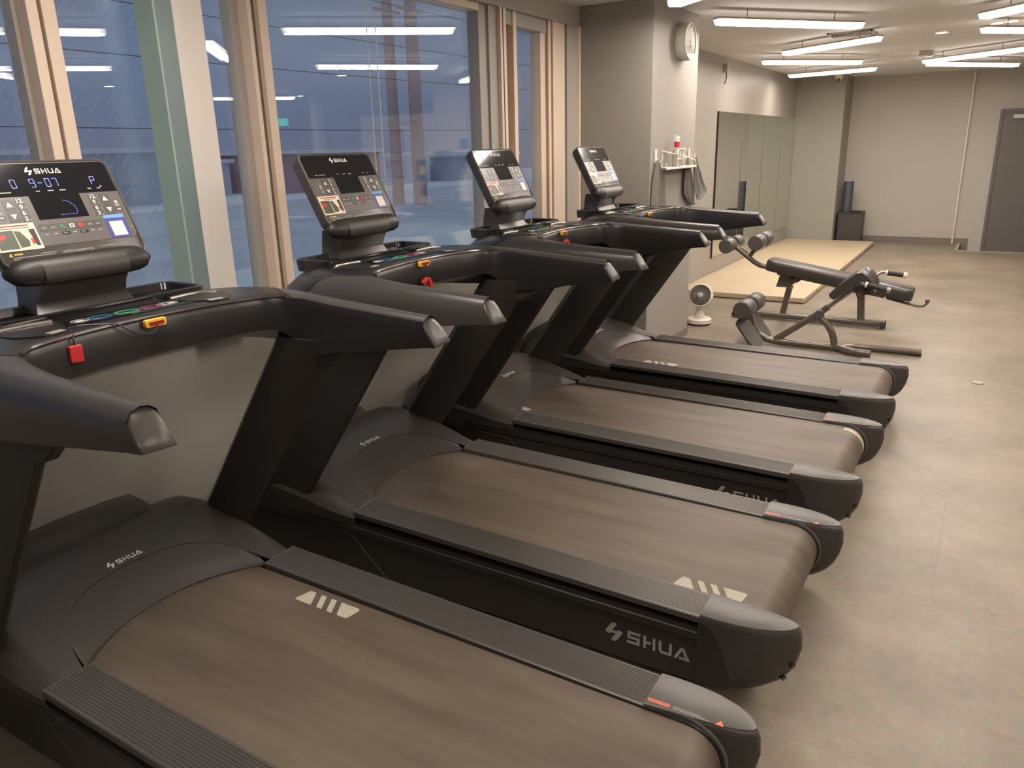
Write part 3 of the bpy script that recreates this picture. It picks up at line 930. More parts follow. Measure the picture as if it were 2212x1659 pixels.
# ---- blind chain (two strands)
def chain(y0, y1, zb, label):
    t = thing('blind_cord', (-2.58, y0, 2.34), label, 'cord', 'blind cords at the big window')
    mm = M()
    n = int((2.34-zb)/0.0125)
    a = Vector((-2.58, y0, 2.34))
    b3 = Vector((-2.58, y1, zb))
    pts, rs = [], []
    for k in range(n*2+1):
        pts.append(a.lerp(b3, k/(n*2)))
        rs.append(0.0030 if k % 2 else 0.0012)
    mm.tube(pts, rs, 6)
    mm.build('bead_chain', 'cordbead', t)
chain(2.985, 2.98, 1.33, 'white beaded blind cord over the big window, left strand')
chain(3.045, 3.04, 1.24, 'white beaded blind cord over the big window, right strand')

# ---- posters seen reflected
def poster(x0, x1, z0, z1, label, mt='paper', band='red'):
    t = thing('notice_frame', ((x0+x1)/2, 9.318, z0), label, 'notice')
    M().box(x0, x1, 9.300, 9.318, z0, z1).build('frame', 'sticker_blue' if mt == 'paper' else 'teal', t, smooth=0)
    M().box(x0+0.018, x1-0.018, 9.297, 9.300, z0+0.018, z1-0.018).build('sheet', mt, t, smooth=0)
    mm = M()
    if band == 'red':
        mm.box(x0+0.03, x1-0.03, 9.295, 9.297, z1-0.06, z1-0.035)
        mm.build('headline', 'red', t, smooth=0)
    mm = M()
    k = z1-0.085
    while k > z0+0.04:
        mm.box(x0+0.035, x1-0.035-0.05*random.random(), 9.2955, 9.297, k, k+0.004)
        k -= 0.022
    mm.build('text_lines', 'wall_dark', t, smooth=0)
poster(2.09, 2.33, 1.52, 1.84, 'framed notice with red headline on the notice wall, upper right')
poster(2.40, 2.62, 1.52, 1.84, 'framed notice on the notice wall, upper left')
poster(2.08, 2.42, 1.17, 1.42, 'wide framed notice with red headline, lowest on the notice wall')
t = thing('teal_poster', (1.78, 9.318, 1.12), 'teal poster with a cream circle beside the wide notice', 'poster')
M().box(1.67, 1.88, 9.312, 9.318, 1.12, 1.42).build('sheet', 'teal', t, smooth=0)
M().cyl((1.775, 9.312, 1.27), (1.775, 9.309, 1.27), 0.07, 32).build('circle', 'sticker_cream', t)
t = thing('teal_notice', (1.0, 9.296, 1.56), 'small teal sign on the pale partition', 'sign')
M().box(0.95, 1.07, 9.294, 9.30, 1.56, 1.69).build('plate', 'teal', t, smooth=0)
mm = M()
text_into(mm, 'INFORMATION', lambda u, v, h: (2.09+u, 9.318-h, 1.93+v), 0, 0, 0.092, 0.002, mirror_v=False)
t = thing('wall_lettering', (2.09, 9.32, 1.93), 'grey INFORMATION lettering on top of the notice wall', 'lettering')
mm.build('letters', 'wall_dark', t, smooth=0)
t = thing('exit_sign', (7.2, 11.8, 2.2), 'green lit exit sign far back in the room, seen in the glass', 'sign')
M().box(7.05, 7.45, 11.76, 11.80, 2.10, 2.24).build('lit_panel', 'exit_green', t, smooth=0)
M().cyl((7.25, 11.78, 2.24), (7.25, 11.78, CEIL), 0.01, 8).build('rod', 'paint_white', t)

# ============================================================ OUTSIDE
struct(M().box(-60, -2.92, -25, 70, -0.55, -0.35).build('ground_outside', 'snow', smooth=0))
struct(M().box(-26, -11, -25, 70, -0.35, -0.342).build('road_outside', 'road', smooth=0))
def mound(x, y, rx, ry, h, label, seed):
    rnd = random.Random(seed)
    rings = []
    n = 28
    for k in range(8):
        a = pi/2*k/7
        rr = cos(a)+0.002
        rings.append([(x+rx*rr*(1+0.06*sin(3*t_+seed))*cos(t_), y+ry*rr*(1+0.07*sin(5*t_+seed))*sin(t_), -0.36+h*sin(a)*(1+0.05*sin(4*t_))) for t_ in [2*pi*j/n for j in range(n)]])
    t = thing('snow_pile', (x, y, -0.35), label, 'snow pile', 'ploughed snow piles outside')
    M().loft(rings).build('snow', 'snow', t, smooth=60)
mound(-7.6, 7.6, 1.1, 0.9, 0.38, 'rounded snow pile outside, left of the second console', 1)
mound(-9.5, 13.2, 3.2, 1.3, 0.45, 'long low snow pile outside behind the window reflections', 2)
mound(-7.8, 3.9, 1.3, 1.3, 0.35, 'snow pile outside seen through the wired glass', 3)
def pole(x, y, r, label):
    t = thing('utility_pole', (x, y, -0.35), label, 'pole', 'utility poles across the road')
    M().tube([(x, y, -0.36), (x, y, 9.5)], [r, r*0.75], 16).build('shaft', 'pole', t)
    M().box(x-0.06, x+0.06, y-0.9, y+0.9, 7.2, 7.32).box(x-0.05, x+0.05, y-0.7, y+0.7, 6.2, 6.3).build('cross_arm', 'pole', t, smooth=0)
    mm = M()
    for yy in (-0.8, -0.3, 0.3, 0.8):
        mm.cyl((x, y+yy, 7.32), (x, y+yy, 7.5), 0.05, 10)
    mm.build('insulator', 'pale_wall', t)
pole(-19.0, 23.1, 0.22, 'brown utility pole outside, left of the close pair')
pole(-18.2, 23.4, 0.26, 'brown utility pole outside, right of the close pair')
for k, (z0, z1, lab) in enumerate(((7.9, 7.4, 'topmost dark overhead cable'), (6.9, 6.5, 'second overhead cable from the top'), (5.6, 5.2, 'third overhead cable from the top'), (4.2, 4.3, 'fourth overhead cable, crossing low'), (2.5, 2.6, 'lowest overhead cable just above the roofs'))):
    t = thing('overhead_cable', (-19, 10, z0), lab+' outside the windows', 'cable', 'overhead cables')
    pts = []
    for j in range(21):
        s = j/20
        pts.append((-18.55, -10+55*s, z0+(z1-z0)*s-1.2*s*(1-s)))
    M().tube(pts, 0.012, 6).build('cable', 'wire_out', t)
def house(x0, x1, y0, y1, h, mt, label, roof='snow', win=3):
    t = thing('building', ((x0+x1)/2, (y0+y1)/2, -0.35), label, 'building', 'low buildings across the road')
    M().box(x0, x1, y0, y1, -0.36, h).build('wall', mt, t, smooth=0)
    M().box(x0-0.2, x1+0.2, y0-0.2, y1+0.2, h, h+0.18).build('roof', roof, t, smooth=0)
    for k in range(win):
        yy = y0+(y1-y0)*(k+0.5)/win
        M().box(x1, x1+0.04, yy-0.5, yy+0.5, 0.5, h*0.7).build('window', 'dark_wall', t, smooth=0)
house(-38, -30, 28, 35, 1.55, 'brick', 'dull red flat building across the road, left of the big window', win=3)
house(-37, -31, 36, 41, 1.3, 'pale_wall', 'pale flat building across the road behind the second console', win=2)
house(-36, -30, 42, 50, 1.15, 'dark_wall', 'dark flat building across the road behind the blind cords', win=3)
house(-36, -30, 12, 21, 1.75, 'dark_wall', 'dark building across the road seen through the leftmost pane', win=3)
house(-40, -33, 22.5, 27, 1.2, 'pale_wall', 'pale shed across the road seen beside the glass fin', win=1)

exec_parts = True
# ============================================================ TREADMILL
TX = -1.30
def treadmill():
    root = thing('treadmill', (TX, 0, 0), 'black treadmill', 'treadmill', 'treadmills in a row along the windows')
    ZR = lambda x: 0.292-0.0155*(x+1.835)     # rail top, sloping to the rear
    # --- side panels with ledge
    for s in (-1, 1):
        prof = [(0.414, 0.235), (0.414, 0.215), (0.404, 0.21), (0.404, 0.05), (0.392, 0.035), (0.33, 0.035), (0.33, 0.25), (0.409, 0.25), (0.409, 0.237)]
        rings = []
        for xx in (-2.52, -0.55):
            dz = ZR(max(xx, -1.835))-0.292
            rings.append([(xx, s*a, zz+(dz if zz > 0.2 else 0)) for a, zz in prof])
        M().loft(rings).build('side_panel', 'skirt', root, smooth=30)
    # --- foot rails with ribs
    for s in (-1, 1):
        n = 13
        prof = [(0.288, -0.02)]
        prof += [(0.288, -0.002), (0.291, 0.0)]
        w0, w1 = 0.296, 0.408
        for k in range(n):
            a = w0+(w1-w0)*k/n
            d = (w1-w0)/n
            prof += [(a, 0), (a+d*0.25, -0.0022), (a+d*0.5, -0.0022), (a+d*0.75, 0)]
        prof += [(0.411, 0.0), (0.414, -0.003), (0.414, -0.02)]
        rings = []
        for xx in (-1.838, -0.545):
            rings.append([(xx, s*a, ZR(xx)+zz) for a, zz in prof])
        M().loft(rings).build('foot_rail', 'rail', root, smooth=20)
    # --- belt loop
    pts = [(-2.02, 0.277)]
    r, cxr, czr = 0.085, -0.442, 0.181
    for k in range(13):
        a = pi/2-pi*k/12
        pts.append((cxr+r*cos(a), czr+r*sin(a)+0.0))
    pts += [(-2.02, 0.11)]
    top = [(p[0], p[1]) for p in pts]
    M().prism(top, 'y', -0.282, 0.282).build('running_belt', 'belt', root, smooth=40)
    # dark channel below the belt edges
    M().box(-1.84, -0.50, -0.33, -0.284, 0.12, 0.262).box(-1.84, -0.50, 0.284, 0.33, 0.12, 0.262).build('deck_channel', 'key_dark', root, smooth=0)
    # --- rear caps
    def xtip(z):
        T_ = [(0.277, -0.305), (0.270, -0.292), (0.255, -0.286), (0.215, -0.284), (0.17, -0.292), (0.13, -0.308), (0.10, -0.330), (0.075, -0.362), (0.055, -0.41), (0.042, -0.48)]
        return T_
    out = [(-0.549, 0.414), (-0.50, 0.415), (-0.45, 0.413), (-0.40, 0.406), (-0.35, 0.391), (-0.315, 0.372), (-0.292, 0.35), (-0.285, 0.335), (-0.292, 0.322), (-0.32, 0.310), (-0.37, 0.300), (-0.45, 0.293), (-0.549, 0.289)]
    for s in (-1, 1):
        rings = []
        for i, (z, xt) in enumerate(xtip(0)):
            k = (xt+0.549)/0.264
            ins = 0.004 if i == 0 else 0
            low = max(0, (0.075-z)/0.033)*0.02
            rings.append([(-0.549+(a+0.549)*k, s*(b3-(ins+low if b3 > 0.36 else -ins)), z) for a, b3 in out])
        rings.append([(p[0]-0.0, p[1], 0.040) for p in rings[-1]])
        cap = M().loft(rings).build('rear_cap', 'capdark', root, smooth=50)
        # lighter flat top plate
        tp = [(-0.549, 0.4135), (-0.50, 0.4145), (-0.45, 0.4125), (-0.40, 0.405), (-0.352, 0.389), (-0.32, 0.370), (-0.302, 0.35), (-0.297, 0.336), (-0.303, 0.325), (-0.33, 0.313), (-0.37, 0.304), (-0.45, 0.295), (-0.549, 0.287)]
        M().loft([[(a, s*b3, 0.268) for a, b3 in tp], [(a, s*b3, 0.2785) for a, b3 in tp], [(a-0.004*(a+0.549)/0.25, s*(0.35+(b3-0.35)*0.94), 0.2805) for a, b3 in tp]]).build('cap_top', 'cap', cap, smooth=40)
        # C-shaped lip around the roller end, and the dark hub recess
        arc = [(cxr-0.02+0.112*cos(a), s*0.300, czr+0.100*sin(a)-0.006) for a in [radians(88-12*k) for k in range(14)]]
        M().tube(arc, 0.006, 8).build('roller_lip', 'cap', cap)
        M().cyl((cxr, s*0.284, czr), (cxr, s*0.302, czr), 0.088, 28).build('roller_end', 'key_dark', cap)
        for px_, pz_ in ((-0.294, 0.165), (-0.315, 0.118)):
            M().tube([(px_-0.014, s*0.350, pz_), (px_-0.0045, s*0.358, pz_)], 0.008, 12).build('screw_recess', 'key_dark', cap)
            M().tube([(px_-0.014, s*0.350, pz_), (px_-0.0035, s*0.3585, pz_-0.002)], 0.0035, 10).build('screw', 'chrome', cap)
    for s in (-1, 1):
        M().prism([(-0.552, 0.255), (-0.532, 0.252), (-0.512, 0.235), (-0.492, 0.205), (-0.478, 0.17), (-0.462, 0.12), (-0.452, 0.07), (-0.552, 0.055)], 'y', *sorted((s*0.4125, s*0.4162))).build('panel_tip', 'skirt', root, smooth=0)
    # inner cap warning print on the +y cap
    fr = lambda u, v, h: (-0.545+u, 0.300+v, 0.2805+h)
    o_ = M()
    o_.flat(fr, rpoly(0.0, 0.055, 0.0, 0.011, 0.005), 0.0004)
    plate = o_.build('warning_label', 'orange_print', root, smooth=0)
    mm = M()
    text_into(mm, 'WARNING', fr, 0.0275, 0.0055, 0.0105, 0.0003, 0.0004, mirror_v=False)
    mm.build('lettering', 'cap', plate, smooth=0)
    mm = M()
    for k in range(3):
        mm.rect(fr, 0.062, 0.150-0.012*k, 0.001+0.004*k, 0.0022+0.004*k, 0.0004)
    mm.build('fine_print', 'silver', plate, smooth=0)
    M().flat(fr, [(0.163, 0.0), (0.183, 0.0), (0.173, 0.017)], 0.0005).build('warning_triangle', 'orange_print', root, smooth=0)
    # --- logo on the aisle-near side panel (-y side, reading from that side)
    fr = lambda u, v, h: (-0.86+u, -0.4042-h, 0.065-v)
    mm = M()
    logo(mm, fr, 0.02, -0.033, 0.062, 0.0008)
    mm.build('side_lettering', 'silver', root, smooth=0)
    # groove line on the side panel
    M().tube([(-2.06, -0.4045, 0.205), (-2.04, -0.4045, 0.195), (-1.89, -0.4045, 0.192), (-1.86, -0.4045, 0.182), (-1.76, -0.4045, 0.09), (-1.71, -0.4045, 0.05)], 0.0018, 6).build('panel_seam', 'key', root)
    # --- feet
    for xx in (-2.1, -0.62):
        for s in (-1, 1):
            M().cyl((xx, s*0.34, 0.0), (xx, s*0.34, 0.045), 0.025, 16).build('foot', 'bin', root)
    # --- motor hood
    def yb(x):
        if x > -2.2:
            return 0.414+0.012*min(1, (-1.835-x)/0.1)
        if x > -2.45:
            return 0.426-0.03*((-2.2-x)/0.25)
        return 0.396-0.08*((-2.45-x)/0.1)
    def zc(x):
        T_ = [(-1.8365, 0.2925), (-1.86, 0.297), (-1.92, 0.312), (-2.0, 0.338), (-2.08, 0.362), (-2.16, 0.380), (-2.25, 0.392), (-2.34, 0.388), (-2.42, 0.36), (-2.48, 0.30), (-2.54, 0.18), (-2.55, 0.05)]
        for (a, za), (b3, zb) in zip(T_, T_[1:]):
            if b3 <= x <= a:
                return za+(zb-za)*(a-x)/(a-b3)
        return T_[-1][1]
    def z_h(x, y):
        e_ = abs(y)/yb(x)
        z = zc(x)
        if e_ > 0.86:
            z -= (z-0.24)*0.55*((e_-0.86)/0.14)**2.2
        z += 0.012*(1-min(1, abs(y)/0.3)**2)*max(0, min(1, (-2.0-x)/0.15))
        return z
    def xo(y):
        q = min(1, abs(y)/0.300)
        return -1.850-0.235*(1-q**2.8)**0.5
    def xi(y):
        q = min(1, abs(y)/0.290)
        return -1.850-0.112*(1-q**2.2)
    ny = 44
    rings = []
    NX = 26
    for i in range(NX+1):
        ring = []
        for j in range(ny+1):
            q = -1+2*j/ny
            if abs(q) > 0.70:
                yy_n = 0.302+(abs(q)-0.70)/0.30*(1.0-0.302/0.414)*0.414
                y = (1 if q > 0 else -1)*yy_n
                xs = -1.8365
            else:
                y = q/0.70*0.300
                xs = xo(y)
            tt = (i/NX)
            x = xs+(-2.55-xs)*tt
            yy = y*(yb(x)/0.414) if abs(q) > 0.70 else y*(1+(yb(x)/0.414-1)*tt)
            ring.append((x, yy, z_h(x, yy)))
        rings.append(ring)
    mm = M().loft(rings, closed=False, cap=False)
    # side walls down
    for s_i in (0, ny):
        a = [r_[s_i] for r_ in rings]
        mm.loft([a, [(p[0], p[1]*0.985, 0.235) for p in a]], closed=False, cap=False)
    mm.loft([rings[-1], [(p[0], p[1], 0.03) for p in rings[-1]]], closed=False, cap=False)
    hood = mm.build('motor_hood', 'hood', root, smooth=50)
    # lower front box
    M().box(-2.54, -1.95, -0.40, 0.40, 0.03, 0.24).build('motor_base', 'skirt', root, smooth=0, bevel=0.01)
    # raised front bump
    rings = []
    for xx, hw, zt in ((-2.28, 0.20, 0.385), (-2.31, 0.235, 0.410), (-2.37, 0.26, 0.428), (-2.45, 0.27, 0.425), (-2.52, 0.265, 0.38), (-2.57, 0.25, 0.28), (-2.58, 0.24, 0.10)):
        rings.append([(xx, -hw, 0.10), (xx, -hw, zt-0.035), (xx, -hw*0.9, zt-0.010), (xx, -hw*0.6, zt), (xx, 0, zt+0.004), (xx, hw*0.6, zt), (xx, hw*0.9, zt-0.010), (xx, hw, zt-0.035), (xx, hw, 0.10)])
    M().loft(rings).build('hood_bump', 'hood', hood, smooth=60)
    # crescent belt cover
    rings = []
    K = 8
    for i in range(K+1):
        ring = []
        for j in range(41):
            q = -1+2*j/40
            y = 0.299*(abs(q)**0.9)*(1 if q > 0 else -1)
            a, b3 = xi(y*0.97), xo(y)
            tt = i/K
            x = a+(b3-a)*tt
            zi, zo = 0.2835, z_h(b3, y)-0.0015
            z = zi+(zo-zi)*(tt**1.3)+0.010*sin(pi*tt)*(1-abs(q)**3)
            ring.append((x, y, z))
        rings.append(ring)
    mm = M().loft([[(p[0]+0.001, p[1], 0.272) for p in rings[0]]]+rings, closed=False, cap=False)
    mm.build('belt_cover', 'cover', root, smooth=50)
    lip = [(xi(0.29*(-1+2*j/30))+0.001, 0.29*(-1+2*j/30), 0.2838) for j in range(31)]
    M().tube(lip, 0.0016, 6).build('cover_lip', 'capdark', root)
    # seams of the hood to the rails
    for s in (-1, 1):
        M().box(-1.8385, -1.8355, s*0.289 if s > 0 else -0.413, s*0.413 if s > 0 else -0.289, 0.286, 0.2938).build('seam_strip', 'chrome', root, smooth=0)
    # hood logo lying on the slope
    def frh(u, v, h):
        x = -2.115+v
        y = u
        return (x+h*0.3, y, z_h(x, y)+h+0.0006)
    mm = M()
    logo(mm, frh, -0.060, 0.018, 0.026, 0.0006)
    mm.build('hood_lettering', 'print', hood, smooth=0)
    # --- uprights
    for s in (-1, 1):
        def sec(z):
            xf = -1.825+0.705*(z-0.968)
            xr = -1.590+0.705*(z-0.968)
            yi, yo = 0.362, 0.418
            P = [(xf+0.010, yi+0.030), (xf+0.045, yi), (xr-0.085, yi), (xr-0.045, yi+0.012), (xr-0.012, yi+0.032), (xr, yo-0.010), (xr-0.012, yo), (xf+0.012, yo), (xf, yo-0.010)]
            return [(a, s*b3, z) for a, b3 in P]
        up_ = M().loft([sec(0.20), sec(0.45), sec(0.75), sec(1.03)]).build('upright', 'post', root, smooth=40)
        rings = []
        for z, k in ((0.945, 0.0), (0.955, 0.03), (0.985, 0.045), (1.05, 0.055)):
            xr = -1.590+0.705*(z-0.968)
            rings.append([(xr-0.12, s*0.375, z), (xr+k, s*0.392, z), (xr+k, s*0.422, z), (xr-0.12, s*0.422, z)])
        M().loft(rings).build('bracket', 'post', up_, smooth=40, bevel=0.004)
    # --- handrails and front housing: inner / outer plan curves
    def plan(tt):
        """0..1 from the -y handle tip to the centre front"""
        inner = [(-1.18, -0.383), (-1.55, -0.380), (-1.66, -0.370), (-1.715, -0.335), (-1.745, -0.27), (-1.765, -0.18), (-1.778, -0.09), (-1.782, 0)]
        outer = [(-1.18, -0.452), (-1.60, -0.470), (-1.90, -0.475), (-2.02, -0.45), (-2.11, -0.395), (-2.17, -0.30), (-2.20, -0.15), (-2.205, 0)]
        def ev(c, q):
            q = q*(len(c)-1)
            i = min(int(q), len(c)-2)
            f_ = q-i
            p0 = Vector(c[max(i-1, 0)])
            p1 = Vector(c[i])
            p2 = Vector(c[i+1])
            p3 = Vector(c[min(i+2, len(c)-1)])
            return 0.5*((2*p1)+(p2-p0)*f_+(2*p0-5*p1+4*p2-p3)*f_*f_+(3*p1-p0-3*p2+p3)*f_**3)
        return ev(inner, tt), ev(outer, tt)
    def zt_(x):
        return 1.125+0.040*min(1, (-1.20-x)/0.55)*0.75
    def section(tt, s):
        pi_, po = plan(tt)
        xm = (pi_[0]+po[0])/2
        q = max(0, min(1, (-1.55-xm)/0.30))      # blend from rail to housing
        zt = 1.126+0.028*min(1, max(0, (-1.20-xm)/0.5))
        zbi = 1.052+(0.985-1.052)*min(1, max(0, (-1.2-xm)/0.45))
        zbi = zbi+(1.060-zbi)*max(0, min(1, (-1.72-xm)/0.15))
        zbo = 1.055+(0.985-1.055)*min(1, max(0, (-1.2-xm)/0.6))
        A = [(0, zbi), (0, zt-0.030), (0.06, zt-0.012), (0.22, zt-0.002), (0.48, zt+0.001), (0.74, zt-0.006), (0.91, zt-0.024), (0.99, zt-0.052), (0.97, zbo)]
        B = [(0, zbi), (0.0, zt-0.020), (0.015, zt-0.006), (0.06, zt), (0.62, zt+0.004), (0.80, zt-0.020), (0.93, zt-0.060), (1.0, zt-0.115), (0.92, zbo)]
        out_ = []
        for (fa, za), (fb, zb) in zip(A, B):
            f_ = fa+(fb-fa)*q
            z = za+(zb-za)*q
            p = pi_.lerp(po, f_)
            out_.append([p[0], s*(-p[1])*-1 if False else (p[1] if s < 0 else -p[1]), z])
        return out_
    for s in (-1, 1):
        rings = []
        for k in range(15):
            tt = 0.30*k/14
            r_ = section(tt, s)
            if k == 0:
                r_ = [[-1.238+(1.130-p[2])*0.72, p[1], p[2]] for p in r_]
            rings.append(r_)
        hr = M().loft(rings).build('handrail', 'handle', root, smooth=45)
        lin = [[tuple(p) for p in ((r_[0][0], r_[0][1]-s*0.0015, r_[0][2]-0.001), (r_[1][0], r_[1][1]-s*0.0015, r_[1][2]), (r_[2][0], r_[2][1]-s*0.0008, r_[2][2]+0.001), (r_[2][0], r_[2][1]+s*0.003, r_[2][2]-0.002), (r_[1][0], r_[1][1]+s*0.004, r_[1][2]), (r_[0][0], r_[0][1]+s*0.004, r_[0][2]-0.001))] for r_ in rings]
        M().loft(lin).build('dark_inner_shell', 'house_in', hr, smooth=40)  # near-black shell laid over the rail's inner face
        r0 = rings[0]
        cyy = sum(p[1] for p in r0)/9
        czz = sum(p[2] for p in r0)/9
        cxx = sum(p[0] for p in r0)/9
        def shr(k, dx):
            return [(cxx+(p[0]-cxx)*k+dx, cyy+(p[1]-cyy)*k, czz+(p[2]-czz)*k) for p in r0]
        M().loft([shr(1.0, 0), shr(0.99, 0.004), shr(0.90, 0.008), shr(0.4, 0.010)]).build('handrail_end', 'cover', hr, smooth=60)
        ring = rings[-1]
        M().tube([(p[0], p[1]*1.0006, p[2]+0.0005) for p in ring], 0.0012, 5).build('rail_seam', 'capdark', hr)
    # front housing
    rings = []
    for k in range(49):
        q = -1+2*k/48
        s = -1 if q < 0 else 1
        tt = 1-abs(q)*0.70
        rings.append(section(tt, s))
    house_ = M().loft(rings).build('console_housing', 'house_in', root, smooth=45)
    # grip strip along the inner edge
    path = []
    for k in range(41):
        q = -1+2*k/40
        s = -1 if q < 0 else 1
        tt = 1-abs(q)*0.66
        pi_, po = plan(tt)
        p = pi_.lerp(po, 0.03)
        path.append((p[0]+0.002, p[1] if s < 0 else -p[1], 1.153))
    M().tube(path, 0.0068, 8).build('grip_trim', 'gunmetal', house_)
    path2 = [(p[0]+0.006, p[1]*1.01, 1.132) for p in path]
    M().tube(path2, 0.0035, 6).build('trim_line', 'gloss', house_)
    # accessory tray
    def tr(hx0, hx1, hy, z, r=0.03):
        return [(a, b3, z) for a, b3 in rpoly(hx0, hx1, -hy, hy, r, 4)]
    M().loft([tr(-2.13, -1.955, 0.300, 1.135), tr(-2.135, -1.950, 0.303, 1.176), tr(-2.130, -1.955, 0.298, 1.179), tr(-2.122, -1.963, 0.290, 1.177), tr(-2.118, -1.967, 0.287, 1.158)]).build('tray', 'gloss', house_, smooth=50)
    # cup recesses with polished lips
    for s in (-1, 1):
        P = [(-1.935, 0.155), (-1.850, 0.185), (-1.800, 0.225), (-1.800, 0.255), (-1.845, 0.300), (-1.915, 0.315), (-1.945, 0.29)]
        pts = [(a, s*b3, 1.1588) for a, b3 in P]
        M().loft([[(a, s*b3, 1.150) for a, b3 in P], pts]).build('cup_recess', 'key_dark', house_, smooth=0)
        M().tube([(-1.938, s*0.165, 1.160), (-1.943, s*0.22, 1.161), (-1.945, s*0.28, 1.160), (-1.925, s*0.312, 1.158)], 0.006, 8).build('recess_lip', 'chrome', house_)
        M().loft([[(-1.812, s*0.20, 1.158), (-1.803, s*0.24, 1.158), (-1.82, s*0.245, 1.158), (-1.832, s*0.205, 1.158)], [(-1.812, s*0.20, 1.1605), (-1.803, s*0.24, 1.1605), (-1.82, s*0.245, 1.1605), (-1.832, s*0.205, 1.1605)]]).build('sensor_plate', 'silver', house_, smooth=0)
    # touch strip with coloured key outlines
    tp = M().prism([(-1.925, -0.145), (-1.925, 0.145), (-1.845, 0.175), (-1.845, -0.175)], 'z', 1.150, 1.1592).build('touch_strip', 'screen', house_, smooth=0)
    def ring_o(cx0, cy0_, rx, ry, mt, nm):
        pts = [(cx0+rx*cos(2*pi*k/24), cy0_+ry*sin(2*pi*k/24), 1.1598) for k in range(25)]
        M().tube(pts, 0.0013, 5).build(nm, mt, tp)
    ring_o(-1.885, -0.075, 0.016, 0.034, 'blue', 'blue_key')
    ring_o(-1.885, 0.0, 0.017, 0.034, 'green', 'green_key')
    ring_o(-1.885, 0.070, 0.016, 0.032, 'magenta', 'red_key')
    ring_o(-1.885, 0.12, 0.016, 0.03, 'silver', 'grey_key')
    ring_o(-1.885, -0.125, 0.014, 0.022, 'silver', 'grey_key')
    frt = lambda u, v, h: (-1.885+v, u, 1.1594+h)
    mm = M()
    text_into(mm, '+', frt, 0.105, 0, 0.02, 0.0004)
    mm.rect(frt, 0.122, 0.142, -0.004, 0.004, 0.0004)
    mm.rect(frt, -0.135, -0.115, -0.004, 0.004, 0.0004)
    mm.build('key_symbol', 'print', tp, smooth=0)
    # safety key slot: yellow surround with red bar
    kz = 1.1405
    P = rpoly(-0.028, 0.032, -0.0105, 0.0105, 0.006, 4)
    yk = M().loft([[(-1.779, a, kz+b3) for a, b3 in P], [(-1.770, a, kz+b3) for a, b3 in P], [(-1.768, a*0.93, kz+b3*0.85) for a, b3 in P]]).build('safety_key_surround', 'yellow', root, smooth=40)
    yk['label'] = 'yellow surround'
    M().box(-1.770, -1.765, -0.018, 0.022, kz-0.0042, kz+0.0042).box(-1.770, -1.765, -0.0015, 0.0045, kz-0.0095, kz-0.0042).build('slot', 'red_dark', yk, smooth=0)
    # --- console: tilted panel
    d = Vector((0.14, 0, -0.26)).normalized()
    nn = Vector((-d.z, 0, d.x))
    P0 = Vector((-2.180, 0, 1.540))
    def fp(u, v, h):
        p = P0+d*v+nn*h
        return (p.x, u, p.z)
    HW = 0.194
    body = rpoly(-HW, HW, 0.0, 0.292, 0.026, 5)
    rings = [[fp(u*0.86, 0.015+v*0.93, -0.055) for u, v in body], [fp(u*0.97, 0.004+v*0.98, -0.042) for u, v in body], [fp(u, v, -0.020) for u, v in body], [fp(u, v, -0.004) for u, v in body], [fp(u*0.985, 0.002+v*0.986, 0.0) for u, v in body]]
    con = M().loft(rings).build('console', 'panel_face', root, smooth=50)
    # rim
    rim = [fp(u*0.985, 0.002+v*0.986, 0.0) for u, v in body]
    M().tube(rim+[rim[0]], 0.0028, 6).build('rim', 'cap', con)
    # grey printed panel with black display window
    M().flat(fp, rpoly(-HW+0.008, HW-0.008, 0.007, 0.240, 0.018), 0.0012).build('membrane', 'panel_grey', con, smooth=0)
    M().flat(fp, [(-HW+0.010, 0.100)]+[(u, v) for u, v in rpoly(-HW+0.010, HW-0.010, 0.009, 0.100, 0.016) if v < 0.06]+[(HW-0.010, 0.100), (0.073, 0.100), (0.073, 0.168), (-0.060, 0.168), (-0.060, 0.100)], 0.0010, 0.0010).build('display_window', 'screen', con, smooth=0)
    mm = M()
    logo(mm, fp, -0.042, 0.042, 0.022, 0.0005, 0.0021)
    mm.build('console_lettering', 'print', con, smooth=0)
    mm = M()
    for u0, u1 in ((-0.150, -0.135), (-0.130, -0.098), (-0.036, -0.026), (-0.006, 0.010), (0.026, 0.042), (0.103, 0.113), (0.130, 0.140)):
        mm.rect(fp, u0, u1, 0.087, 0.0895, 0.0004, 0.0021)
    mm.build('display_caption', 'silver', con, smooth=0)
    # keypads
    for side in (-1, 1):
        un = -0.088 if side < 0 else 0.106
        ua = -0.117 if side < 0 else 0.138
        ui = -0.148 if side < 0 else 0.166
        for k, tx in enumerate(('12', '9', '6', '3')):
            v = 0.113+0.0165*k
            kk = M().flat(fp, rpoly(un-0.0115, un+0.0115, v-0.0068, v+0.0068, 0.002), 0.0008, 0.0013).build('key', 'key', con, smooth=0)
            mm = M()
            text_into(mm, tx, fp, un-0.002, v, 0.0165, 0.0003, 0.0022, bold=0.0004)
            mm.rect(fp, un+0.006, un+0.0105, v+0.002, v+0.0032, 0.0003, 0.0022)
            mm.build('key_number', 'print', con, smooth=0)
        for k, sg in ((0, -1), (1, 1)):
            v = 0.121+0.033*k
            M().flat(fp, rpoly(ua-0.0135, ua+0.0135, v-0.0150, v+0.0150, 0.002), 0.0008, 0.0013).build('key', 'key', con, smooth=0)
            M().flat(fp, [(ua-0.008, v-sg*0.0065), (ua+0.008, v-sg*0.0065), (ua, v+sg*0.008)], 0.0004, 0.0021).build('arrow', 'print', con, smooth=0)
        mm = M()
        mm.rect(fp, ui-0.003, ui+0.003, 0.128, 0.138, 0.0004, 0.0013)
        mm.rect(fp, ui-0.005, ui+0.004, 0.133, 0.135, 0.0004, 0.0013)
